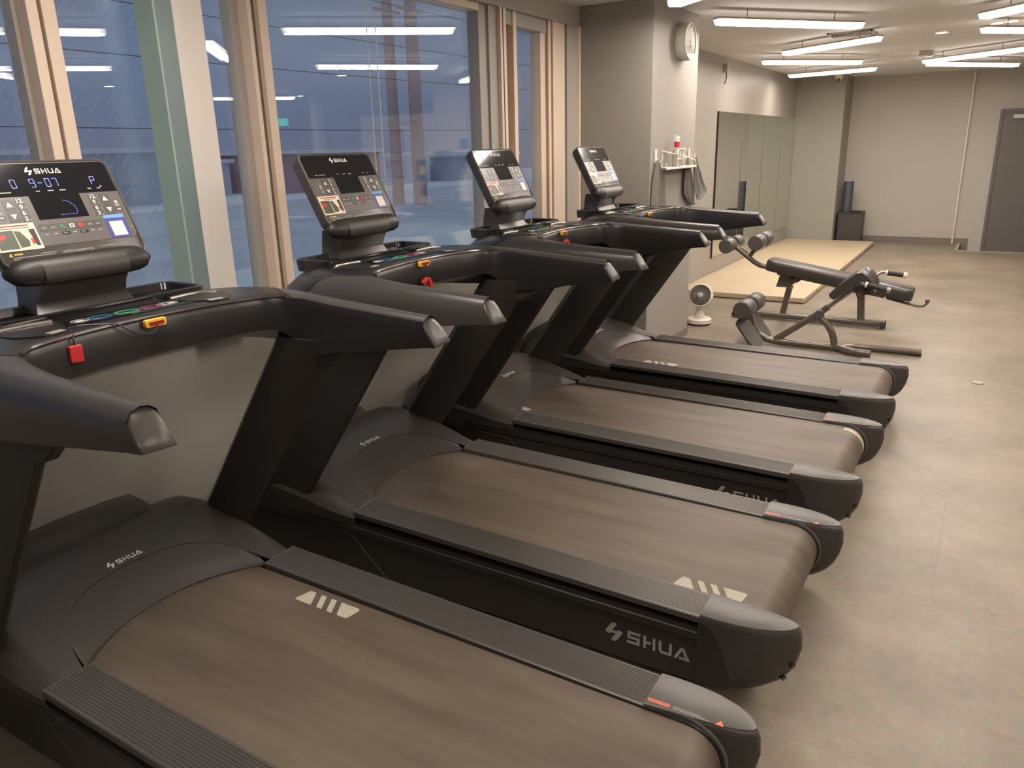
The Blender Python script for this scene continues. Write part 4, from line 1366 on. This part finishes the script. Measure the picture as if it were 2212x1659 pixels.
        mm.rect(fp, ui-0.006, ui+0.006, 0.142, 0.144, 0.0004, 0.0013)
        mm.build('runner_icon', 'print', con, smooth=0)
        M().flat(fp, rpoly(ui-0.009, ui+0.009, 0.150, 0.160, 0.002), 0.0006, 0.0013).build('label_key', 'key_dark', con, smooth=0)
        mm = M()
        for k in range(4):
            mm.rect(fp, ui-0.006+k*0.0033, ui-0.0045+k*0.0033, 0.152, 0.158, 0.0003, 0.0019)
        mm.rect(fp, ui-0.006, ui+0.006, 0.1545, 0.1555, 0.0003, 0.0019)
        mm.build('label_print', 'print', con, smooth=0)
    # middle row of program keys
    for k, u in enumerate((-0.060, -0.036, -0.011, 0.014, 0.038, 0.063, 0.086)):
        v = 0.191
        M().flat(fp, rpoly(u-0.0105, u+0.0105, v-0.010, v+0.010, 0.002), 0.0009, 0.0013).build('key', 'key', con, smooth=0)
        mm = M()
        if k == 4:
            mm.flat(fp, rpoly(u-0.007, u+0.007, v-0.006, v+0.006, 0.001), 0.0004, 0.0022)
            mm.build('stop_symbol', 'red', con, smooth=0)
        elif k == 3:
            mm.rect(fp, u-0.0065, u+0.0065, v-0.0055, v-0.003, 0.0004, 0.0022)
            mm.rect(fp, u-0.0065, u-0.003, v-0.003, v+0.0055, 0.0004, 0.0022)
            mm.rect(fp, u+0.003, u+0.0065, v-0.003, v+0.0055, 0.0004, 0.0022)
            mm.rect(fp, u-0.003, u+0.003, v+0.003, v+0.0055, 0.0004, 0.0022)
            mm.build('pause_symbol', 'print', con, smooth=0)
        elif k == 2:
            mm.flat(fp, [(u-0.006, v-0.006), (u+0.001, v-0.002), (u-0.006, v+0.002)], 0.0004, 0.0022)
            mm.flat(fp, [(u-0.005, v+0.006), (u+0.005, v-0.006), (u+0.0065, v-0.006), (u-0.0035, v+0.006)], 0.0004, 0.0022)
            mm.rect(fp, u+0.003, u+0.006, v+0.001, v+0.006, 0.0004, 0.0022)
            mm.build('start_symbol', 'green', con, smooth=0)
        else:
            for a in range(4):
                x0 = u-0.0065+a*0.0032
                vv = v+(0.0022 if a in (0, 3) else -0.0022)
                mm.flat(fp, [(x0, v+0.002 if a % 2 == 0 else v-0.002), (x0+0.0034, v-0.002 if a % 2 == 0 else v+0.002), (x0+0.0034, v-0.0008 if a % 2 == 0 else v+0.0032), (x0, v+0.0032 if a % 2 == 0 else v-0.0008)], 0.0004, 0.0022)
            mm.build('profile_symbol', 'print', con, smooth=0)
        if k in (2, 4):
            M().flat(fp, rpoly(u-0.009, u+0.014, 0.2055, 0.2145, 0.002), 0.0006, 0.0013).build('caption_tag', 'key_dark', con, smooth=0)
        M().rect(fp, u-0.004, u+0.005, 0.209, 0.2105, 0.0004, 0.0019).build('caption', 'print', con, smooth=0)
    # picture sticker lower left
    st = M().rect(fp, -0.188, -0.080, 0.172, 0.245, 0.0005, 0.0013).build('photo_sticker', 'sticker_cream', con, smooth=0)
    M().rect(fp, -0.184, -0.138, 0.190, 0.240, 0.0003, 0.0018).build('picture', 'sticker_green', con, smooth=0)
    M().rect(fp, -0.136, -0.084, 0.190, 0.240, 0.0003, 0.0018).build('picture', 'sticker_cream', con, smooth=0)
    M().flat(fp, [(-0.136, 0.192), (-0.122, 0.194), (-0.108, 0.222), (-0.112, 0.236), (-0.134, 0.238)], 0.0003, 0.0021).build('picture_shape', 'sticker_green', con, smooth=0)
    M().flat(fp, [(-0.100, 0.191), (-0.085, 0.190), (-0.085, 0.236), (-0.094, 0.236)], 0.0003, 0.0021).build('picture_shape', 'key_dark', con, smooth=0)
    M().flat(fp, [(-0.184, 0.198), (-0.172, 0.202), (-0.160, 0.200), (-0.158, 0.208), (-0.170, 0.214), (-0.184, 0.214)], 0.0003, 0.0021).flat(fp, [(-0.104, 0.216), (-0.094, 0.214), (-0.090, 0.228), (-0.102, 0.232)], 0.0003, 0.0021).build('picture_hand', 'red', con, smooth=0)
    M().rect(fp, -0.180, -0.095, 0.177, 0.180, 0.0003, 0.0018).build('headline', 'red_dark', con, smooth=0)
    M().rect(fp, -0.165, -0.095, 0.184, 0.186, 0.0003, 0.0018).build('subline', 'wall_dark', con, smooth=0)
    # sticker lower right, its code left blank
    sb = M().rect(fp, 0.108, 0.168, 0.170, 0.238, 0.0005, 0.0013).build('code_sticker', 'sticker_blue', con, smooth=0)
    M().rect(fp, 0.108, 0.168, 0.170, 0.180, 0.0003, 0.0018).build('sticker_header', 'sticker_cyan', con, smooth=0)
    M().rect(fp, 0.118, 0.158, 0.190, 0.233, 0.0003, 0.0018).build('blank_square', 'print', con, smooth=0)
    M().rect(fp, 0.177, 0.182, 0.209, 0.2105, 0.0004, 0.0013).build('jack_symbol', 'print', con, smooth=0)
    # warning text rows
    M().flat(fp, [(-0.172, 0.258), (-0.162, 0.258), (-0.167, 0.249)], 0.0004, 0.0003).rect(fp, -0.158, -0.138, 0.252, 0.2555, 0.0004, 0.0003).build('warning_symbol', 'yellow', con, smooth=0)
    mm = M()
    for u0, u1, v in ((-0.165, -0.06, 0.262), (-0.165, -0.095, 0.267), (-0.040, 0.045, 0.258), (-0.040, 0.045, 0.262), (0.060, 0.140, 0.256), (-0.095, -0.055, 0.2565)):
        mm.rect(fp, u0, u1, v, v+0.0013, 0.0004, 0.0003)
    mm.build('warning_text', 'silver', con, smooth=0)
    # rolled lower pad
    path, rs = [], []
    for k in range(13):
        u = -HW+0.02+(2*HW-0.04)*k/12
        path.append(fp(u, 0.298, -0.012))
    rings = []
    for k in range(21):
        q = -1+2*k/20
        u = (HW+0.004)*q
        e_ = sqrt(max(0.0, 1-abs(q)**8))
        e_ = max(e_, 0.25)
        rings.append([fp(u, 0.298+0.038*e_*cos(a), -0.014+0.032*e_*sin(a)) for a in [2*pi*j/16 for j in range(16)]])
    pad = M().loft(rings).build('console_pad', 'plastic', con, smooth=60)
    rings = []
    for k in range(17):
        q = -1+2*k/16
        u = 0.115*q
        rings.append([fp(u, 0.302+0.0385*cos(a), -0.014+0.0325*sin(a)) for a in [radians(20+14*j) for j in range(9)]])
    M().loft(rings, closed=False, cap=False).build('pad_inset', 'capdark', pad, smooth=60)
    # neck from pad to tray
    def nk(x, z, hw, tk):
        return [(x-tk, -hw, z), (x, -hw, z), (x+0.004, -hw*0.9, z), (x+0.004, hw*0.9, z), (x, hw, z), (x-tk, hw, z)]
    M().loft([nk(-2.035, 1.262, 0.130, 0.11), nk(-2.062, 1.215, 0.125, 0.095), nk(-2.072, 1.185, 0.125, 0.088), nk(-2.055, 1.160, 0.135, 0.10)]).build('neck', 'handle', root, smooth=50)
    return root

def belt_mark(x, y, parent, rot=0):
    fr = lambda u, v, h: (x+u, y+v, 0.2660+0.011*(-0.442-(x+u))/1.578+0.0006+h)
    def add(P):
        mm.flat(fr, P, 0.0004)
    mm = M()
    add([(0.0, 0.004), (0.004, 0.0), (0.066, 0.0), (0.036, 0.054), (0.018, 0.056), (0.012, 0.052)])
    add([(0.058, 0.055), (0.078, 0.055), (0.108, 0.0), (0.088, 0.0)])
    add([(0.098, 0.055), (0.118, 0.055), (0.148, 0.0), (0.128, 0.0)])
    add([(0.138, 0.055), (0.205, 0.055), (0.212, 0.048), (0.206, 0.004), (0.200, 0.0), (0.168, 0.0)])
    return mm.build('belt_marking', 'mark', parent, smooth=0)

proto = treadmill()
YC = [1.1604, 2.2755, 3.3955, 4.5325]
labels = ['treadmill closest to the camera, the only one with blue digits lit on its console',
          'second treadmill from the camera, red clip hanging, console in front of the big window',
          'third treadmill from the camera, console at the joint between big window and door frame',
          'farthest treadmill of the row, next to the grey pillar, with no red clip']
roots = []
for i in range(4):
    r = proto if i == 0 else copy_tree(proto)
    r['label'] = labels[i]
    roots.append(r)

# things that differ between the machines (still in proto coordinates, y centre 0)
def clip(parent, pts, quads):
    M().tube(pts, 0.0022, 6).build('clip_cord', 'key_dark', parent)
    for q in quads:
        q
def seven(parent):
    d = Vector((0.14, 0, -0.26)).normalized()
    nn = Vector((-d.z, 0, d.x))
    P0 = Vector((-2.180, 0, 1.540))
    def fp(u, v, h):
        p = P0+d*v+nn*h
        return (p.x, u, p.z)
    Wd, Hd, T = 0.0130, 0.024, 0.0013
    SEG = {'0': 'abcdef', '9': 'abcdfg', '7': 'abc', 'P': 'abefg', '-': 'g'}
    def digit(ch, u, v):
        mm = M()
        for s in SEG[ch]:
            if s == 'a': mm.rect(fp, u+0.001, u+Wd-0.001, v, v+T, 0.0004, 0.0021)
            if s == 'g': mm.rect(fp, u+0.001, u+Wd-0.001, v+Hd/2-T/2, v+Hd/2+T/2, 0.0004, 0.0021)
            if s == 'd': mm.rect(fp, u+0.001, u+Wd-0.001, v+Hd-T, v+Hd, 0.0004, 0.0021)
            if s == 'b': mm.rect(fp, u+Wd-T, u+Wd, v+0.0012, v+Hd/2-0.0008, 0.0004, 0.0021)
            if s == 'c': mm.rect(fp, u+Wd-T, u+Wd, v+Hd/2+0.0008, v+Hd-0.0012, 0.0004, 0.0021)
            if s == 'f': mm.rect(fp, u, u+T, v+0.0012, v+Hd/2-0.0008, 0.0004, 0.0021)
            if s == 'e': mm.rect(fp, u, u+T, v+Hd/2+0.0008, v+Hd-0.0012, 0.0004, 0.0021)
        mm.build('lit_digit', 'led_blue', con1, smooth=0)
    con1 = [c_ for c_ in parent.children if c_.name.startswith('console') and not c_.name.startswith('console_h')][0]
    ORG[con1.name] = Vector((TX, 0, 0))
    for ch, u in (('0', -0.090), ('9', -0.042), ('-', -0.023), ('0', -0.002), ('7', 0.017), ('P', 0.121)):
        digit(ch, u, 0.053)
    mm = M()
    P = [(0.020, 0.117), (0.034, 0.122), (0.046, 0.135), (0.048, 0.150), (0.043, 0.158), (0.0, 0.158)]
    for (a, b_), (c_, e_) in zip(P, P[1:]):
        dx, dy = c_-a, e_-b_
        l = sqrt(dx*dx+dy*dy)
        ox, oy = -dy/l*0.00025, dx/l*0.00025
        mm.flat(fp, [(a+ox, b_+oy), (c_+ox, e_+oy), (c_-ox, e_-oy), (a-ox, b_-oy)], 0.0003, 0.0021)
    mm.build('lit_track', 'led_blue', con1, smooth=0)
    M().flat(fp, [(0.143+0.0018*cos(2*pi*k/10), 0.083+0.0018*sin(2*pi*k/10)) for k in range(10)], 0.0004, 0.0021).build('lit_dot', 'led_dot', con1, smooth=0)

ORGT = Vector((TX, 0, 0))
for r in roots:
    ORG[r.name] = ORGT
seven(roots[0])
# machine 1: clip looped over the edge on the near side
k1 = M().tube([(-1.764, 0.0, 1.130), (-1.755, -0.02, 1.118), (-1.758, -0.06, 1.125), (-1.775, -0.10, 1.158), (-1.81, -0.16, 1.163), (-1.80, -0.20, 1.165), (-1.765, -0.212, 1.155), (-1.752, -0.220, 1.145), (-1.752, -0.220, 1.130)], 0.0022, 6).build('clip_cord', 'key_dark', roots[0])
M().loft([[(-1.758, -0.236, 1.134), (-1.758, -0.205, 1.134), (-1.758, -0.205, 1.092), (-1.758, -0.236, 1.094)], [(-1.747, -0.236, 1.134), (-1.747, -0.205, 1.134), (-1.747, -0.205, 1.092), (-1.747, -0.236, 1.094)]]).build('red_clip', 'red', roots[0], smooth=0, bevel=0.003)
for i, dz in ((1, 0.0), (2, 0.0)):
    M().tube([(-1.764, 0.002, 1.135), (-1.758, 0.000, 1.115), (-1.756, -0.002, 1.088)], 0.0018, 6).build('clip_cord', 'key_dark', roots[i])
    mm = M()
    def qd(pp):
        mm.loft([[(-1.762, a, b_) for a, b_ in pp], [(-1.750, a, b_) for a, b_ in pp]])
    if i == 1:
        qd([(-0.040, 1.078), (-0.010, 1.094), (-0.004, 1.084), (-0.028, 1.064)])
        qd([(-0.006, 1.088), (0.006, 1.090), (0.030, 1.054), (0.006, 1.052)])
    else:
        qd([(-0.034, 1.102), (-0.006, 1.112), (0.002, 1.104), (-0.022, 1.092)])
        qd([(-0.004, 1.108), (0.006, 1.110), (0.030, 1.080), (0.010, 1.074)])
    mm.build('red_clip', 'red', roots[i], smooth=0, bevel=0.002)
belt_mark(-1.620, 0.205, roots[0])
belt_mark(-0.675, -0.280, roots[1])
belt_mark(-1.700, -0.255, roots[3])
M().cyl((-0.442, 0.225, 0.181), (-0.442, 0.262, 0.181), 0.0856, 40).build('belt_marking', 'mark', roots[2])
mm = M().flat(lambda u, v, h: (-1.935+u, -0.235+v, 0.2765+h), [(0.0, 0.0), (0.075, 0.0), (0.085, 0.03), (0.04, 0.05), (0.0, 0.05)], 0.0004)
mm.build('belt_marking', 'mark', roots[2], smooth=0)
for r, yy in zip(roots, YC):
    r.location = (TX, yy, 0)

# power cable behind the last machine
t = thing('power_cable', (-0.40, 5.50, 0), 'short dark cable end on the floor behind the farthest treadmill', 'cable')
M().tube([(-0.62, 5.20, 0.012), (-0.45, 5.42, 0.012), (-0.37, 5.52, 0.014), (-0.335, 5.60, 0.03)], 0.012, 8).build('sheath', 'bin', t)

# ============================================================ BENCHES
def roller(mm_p, p0, p1, r, parent, nm='roller_pad'):
    p0, p1 = Vector(p0), Vector(p1)
    dd = (p1-p0).normalized()
    M().tube([p0, p0+dd*0.006, p0+dd*0.014, p1-dd*0.014, p1-dd*0.006, p1], [r*0.86, r*0.96, r, r, r*0.96, r*0.86], 28).build(nm, 'foam', parent)

# --- sit-up bench (rear machine), centre plane y = 7.12
t = thing('sit_up_bench', (-1.1, 7.15, 0), 'sit-up bench with long flat black pad and two pairs of foam rollers', 'bench')
yb_ = 7.12
def base_beam(x0, x1, y, r=0.028):
    return M().prism(rpoly(y-0.04, y+0.04, 0.012, 0.062, 0.018, 4), 'x', x0, x1)
base_beam(-1.86, -0.64, yb_).build('base_beam', 'tube', t, bevel=0.003)
M().cyl((-1.895, yb_-0.09, 0.032), (-1.895, yb_-0.06, 0.032), 0.032).cyl((-1.895, yb_+0.06, 0.032), (-1.895, yb_+0.09, 0.032), 0.032).build('transport_wheel', 'bin', t, bevel=0.004)
M().box(-1.93, -1.80, yb_-0.09, yb_+0.09, 0.02, 0.045).build('wheel_axle', 'tube', t, smooth=0, bevel=0.006)
M().box(-0.68, -0.64, yb_-0.045, yb_+0.045, 0.0, 0.06).build('end_foot', 'bin', t, smooth=0, bevel=0.004)
def leg(p0, p1, wx, wy):
    p0, p1 = Vector(p0), Vector(p1)
    return M().loft([[p0+Vector((sx*wx, sy_*wy, 0)) for sx, sy_ in ((-1, -1), (1, -1), (1, 1), (-1, 1))], [p1+Vector((sx*wx, sy_*wy, 0)) for sx, sy_ in ((-1, -1), (1, -1), (1, 1), (-1, 1))]])
leg((-1.49, yb_, 0.05), (-1.445, yb_, 0.31), 0.024, 0.03).build('leg', 'tube', t, smooth=0, bevel=0.005)
leg((-0.835, yb_, 0.05), (-0.855, yb_, 0.28), 0.028, 0.03).build('leg', 'tube', t, smooth=0, bevel=0.005)
M().prism([(-1.56, 0.30), (-1.52, 0.46), (-1.42, 0.45), (-1.44, 0.38), (-1.37, 0.40), (-1.36, 0.36), (-1.42, 0.33), (-1.44, 0.30)], 'y', yb_-0.035, yb_+0.035).build('hinge_bracket', 'tube', t, smooth=0, bevel=0.003)
M().prism([(-0.88, 0.25), (-0.90, 0.30), (-0.88, 0.36), (-0.81, 0.35), (-0.82, 0.28), (-0.84, 0.25)], 'y', yb_-0.04, yb_+0.04).build('hinge_bracket', 'tube', t, smooth=0, bevel=0.003)
M().cyl((-1.40, yb_-0.05, 0.355), (-1.40, yb_+0.05, 0.355), 0.012).cyl((-0.865, yb_-0.055, 0.285), (-0.865, yb_+0.055, 0.285), 0.012).cyl((-1.435, yb_-0.05, 0.30), (-1.435, yb_+0.05, 0.30), 0.012).build('pivot_bolt', 'chrome', t)
# pad
a0, a1 = Vector((-1.650, 0, 0.503)), Vector((-0.455, 0, 0.305))
dd = (a1-a0).normalized()
nz = Vector((-dd.z, 0, dd.x))
ln = (a1-a0).length
pl = rpoly(0, ln, -0.135, 0.135, 0.07, 6)
rings = []
for h, k in ((-0.046, 0.97), (-0.040, 1.0), (0.020, 1.0), (0.040, 0.975), (0.047, 0.92)):
    rings.append([a0+dd*(ln/2+(u-ln/2)*(1-(1-k)*0.25))+nz*h+Vector((0, yb_+v*k, 0)) for u, v in pl])
M().loft(rings).build('bench_pad', 'vinyl', t, smooth=50)
M().tube([a0+dd*0.10+nz*-0.06+Vector((0, yb_, 0)), a0+dd*1.0+nz*-0.06+Vector((0, yb_, 0))], 0.024, 4).build('pad_rail', 'tube', t, smooth=0)
# raised arm with the rollers
M().tube([(-1.52, yb_, 0.43), (-1.66, yb_, 0.468), (-1.72, yb_, 0.478), (-1.77, yb_, 0.503), (-1.90, yb_, 0.60), (-1.975, yb_, 0.655)], 0.023, 12).build('roller_arm', 'tube', t)
M().tube([(-1.825, yb_, 0.545), (-1.775, yb_, 0.62), (-1.745, yb_, 0.67)], 0.019, 12).build('roller_post', 'tube', t)
M().loft([[(-1.955, yb_-0.008, 0.665), (-1.84, yb_-0.008, 0.585), (-1.84, yb_+0.008, 0.585), (-1.955, yb_+0.008, 0.665)], [(-1.95, yb_-0.008, 0.672), (-1.835, yb_-0.008, 0.592), (-1.835, yb_+0.008, 0.592), (-1.95, yb_+0.008, 0.672)]]).build('scale_plate', 'chrome', t, smooth=0)
M().cyl((-1.985, yb_-0.21, 0.66), (-1.985, yb_+0.21, 0.66), 0.011).cyl((-1.725, yb_-0.21, 0.70), (-1.725, yb_+0.21, 0.70), 0.011).build('roller_axle', 'chrome', t)
roller(None, (-1.985, yb_-0.215, 0.66), (-1.985, yb_-0.045, 0.66), 0.064, t)
roller(None, (-1.985, yb_+0.045, 0.66), (-1.985, yb_+0.215, 0.66), 0.064, t)
roller(None, (-1.725, yb_-0.215, 0.70), (-1.725, yb_-0.030, 0.70), 0.066, t)
roller(None, (-1.725, yb_+0.030, 0.70), (-1.725, yb_+0.215, 0.70), 0.066, t)
M().tube([(-0.66, yb_, 0.265), (-0.60, yb_, 0.248), (-0.52, yb_, 0.232), (-0.42, yb_, 0.212), (-0.375, yb_, 0.214), (-0.352, yb_, 0.235), (-0.35, yb_, 0.252)], 0.011, 10).build('rear_bar', 'tube', t)
M().cyl((-0.35, yb_, 0.245), (-0.348, yb_, 0.272), 0.017).build('bar_knob', 'tube', t)

# --- hyperextension bench (front machine), centre plane y = 6.15
t = thing('hyperextension_bench', (-1.0, 6.15, 0), 'roman chair bench with split hip pad, foot plates and tubular frame', 'bench')
yc_ = 6.15
M().tube([(-1.555, yc_, 0.29), (-1.525, yc_, 0.22), (-1.495, yc_, 0.14), (-1.45, yc_, 0.075), (-1.395, yc_, 0.04), (-1.33, yc_, 0.032), (-1.10, yc_, 0.030), (-0.86, yc_, 0.030)], 0.026, 14).build('front_tube', 'tube', t)
M().tube([(-1.33, yc_, 0.045), (-1.17, yc_, 0.165), (-1.010, yc_, 0.290)], 0.025, 14).build('diagonal_tube', 'tube', t)
M().tube([(-1.015, yc_, 0.255), (-0.955, yc_, 0.205), (-0.915, yc_, 0.145), (-0.895, yc_, 0.085), (-0.89, yc_, 0.035)], 0.026, 14).build('curved_leg', 'tube', t)
M().tube([(-0.89, yc_, 0.03), (-0.845, yc_+0.01, 0.03), (-0.80, yc_+0.06, 0.03), (-0.74, yc_+0.09, 0.03), (-0.60, yc_+0.10, 0.03), (-0.30, yc_+0.11, 0.03)], 0.027, 14).build('rear_foot_tube', 'tube', t)
M().tube([(-0.89, yc_, 0.03), (-0.845, yc_-0.01, 0.03), (-0.80, yc_-0.06, 0.03), (-0.74, yc_-0.09, 0.03), (-0.62, yc_-0.10, 0.03)], 0.027, 14).build('rear_foot_tube', 'tube', t)
M().tube([(-0.40, yc_+0.107, 0.012), (-0.298, yc_+0.11, 0.012)], 0.012, 8).build('rubber_foot', 'bin', t)
M().tube([(-1.010, yc_, 0.290), (-0.955, yc_, 0.340)], 0.024, 14).build('sleeve', 'tube', t)
M().tube([(-0.965, yc_, 0.330), (-0.74, yc_, 0.530)], 0.017, 12).build('slide_tube', 'chrome', t)
M().cyl((-1.010, yc_-0.055, 0.285), (-1.010, yc_-0.02, 0.285), 0.030, 20).build('lock_knob', 'key', t, bevel=0.004)
M().cyl((-1.010, yc_-0.03, 0.285), (-1.010, yc_-0.018, 0.285), 0.034, 20).build('knob_ring', 'chrome', t)
# foot plates (rounded, leaning)
for s, nm in ((-1, 'near'), (1, 'far')):
    yy = yc_+s*0.135
    c0 = Vector((-1.500, yy, 0.112))
    dn = Vector((0.60, 0, -0.80)).normalized()
    side = Vector((0.52, 0.84, 0.12)).normalized()
    nrm = dn.cross(side)
    pts = rpoly(-0.15, 0.15, -0.066, 0.066, 0.06, 6)
    M().loft([[c0+dn*(a*0.86)+side*b_-nrm*0.012 for a, b_ in pts], [c0+dn*(a*0.88)+side*b_*1.02 for a, b_ in pts], [c0+dn*(a*0.86)+side*b_*0.96+nrm*0.012 for a, b_ in pts]]).build('foot_plate', 'footplate', t, smooth=50)
    M().cyl((-1.49, yc_+s*0.02, 0.13), (-1.50, yc_+s*0.09, 0.125), 0.012).build('plate_arm', 'tube', t)
M().cyl((-1.545, yc_-0.20, 0.30), (-1.545, yc_+0.20, 0.30), 0.013).build('roller_axle', 'chrome', t)
roller(None, (-1.545, yc_-0.235, 0.30), (-1.545, yc_-0.035, 0.30), 0.072, t)
roller(None, (-1.545, yc_+0.035, 0.30), (-1.545, yc_+0.235, 0.30), 0.072, t)
# split hip pads: folded profile, curving over the top
prof_t = [(-0.942, 0.457), (-0.895, 0.512), (-0.851, 0.560), (-0.801, 0.602), (-0.759, 0.631), (-0.726, 0.637), (-0.690, 0.616), (-0.658, 0.577), (-0.638, 0.535), (-0.640, 0.505)]
prof_b = [(-0.662, 0.492), (-0.690, 0.522), (-0.722, 0.552), (-0.760, 0.545), (-0.800, 0.508), (-0.850, 0.462), (-0.889, 0.428), (-0.905, 0.418), (-0.930, 0.432)]
for s, nm in ((-1, 'near'), (1, 'far')):
    y0, y1 = (yc_-0.155, yc_-0.015) if s < 0 else (yc_+0.015, yc_+0.155)
    P = prof_t+prof_b
    cxm = sum(p[0] for p in P)/len(P)
    czm = sum(p[1] for p in P)/len(P)
    rings = []
    for yy, k in ((y0, 0.90), (y0+0.010, 0.98), (y0+0.02, 1.0), (y1-0.02, 1.0), (y1-0.010, 0.98), (y1, 0.90)):
        rings.append([(a if k == 1 else a+(0.006*(cxm-a)/abs(cxm-a+1e-6))*(1-k)*8, yy, b_+(1-k)*0.06*(1 if b_ < czm else -1)) for a, b_ in P])
    M().loft(rings).build('hip_pad', 'vinyl', t, smooth=50)
M().box(-0.79, -0.70, yc_-0.03, yc_+0.03, 0.46, 0.55).build('pad_mount', 'tube', t, smooth=0, bevel=0.004)
M().loft([[(-0.715, yc_-0.10, 0.465), (-0.655, yc_-0.10, 0.462), (-0.632, yc_-0.10, 0.498), (-0.715, yc_-0.10, 0.510)], [(-0.715, yc_+0.06, 0.455), (-0.655, yc_+0.06, 0.452), (-0.632, yc_+0.06, 0.488), (-0.715, yc_+0.06, 0.500)]]).build('lower_pad', 'vinyl', t, smooth=0, bevel=0.012)
for s in (-1, 1):
    yy = yc_+s*0.19
    xo_ = 0.0 if s < 0 else 0.085
    za, zb = (0.560, 0.520) if s < 0 else (0.588, 0.577)
    H0, H1 = Vector((-0.735+xo_, yy, za+0.004)), Vector((-0.530+xo_*0.78, yy, zb))
    hd = (H1-H0).normalized()
    M().tube([(-0.74, yc_+s*0.03, 0.535), (-0.745+xo_*0.5, yc_+s*0.15, 0.545), H0+hd*0.015, H1-hd*0.005], 0.010, 10).build('handle_bar', 'chrome', t)
    M().tube([H0+hd*0.055, H1-hd*0.024], 0.0175, 16).build('grip', 'bar_black', t)
    M().tube([H0+hd*0.040, H0+hd*0.055], 0.021, 16).build('collar', 'paint_white', t)
    M().tube([H1-hd*0.024, H1], 0.021, 16).build('end_ball', 'chrome' if s < 0 else 'paint_white', t)
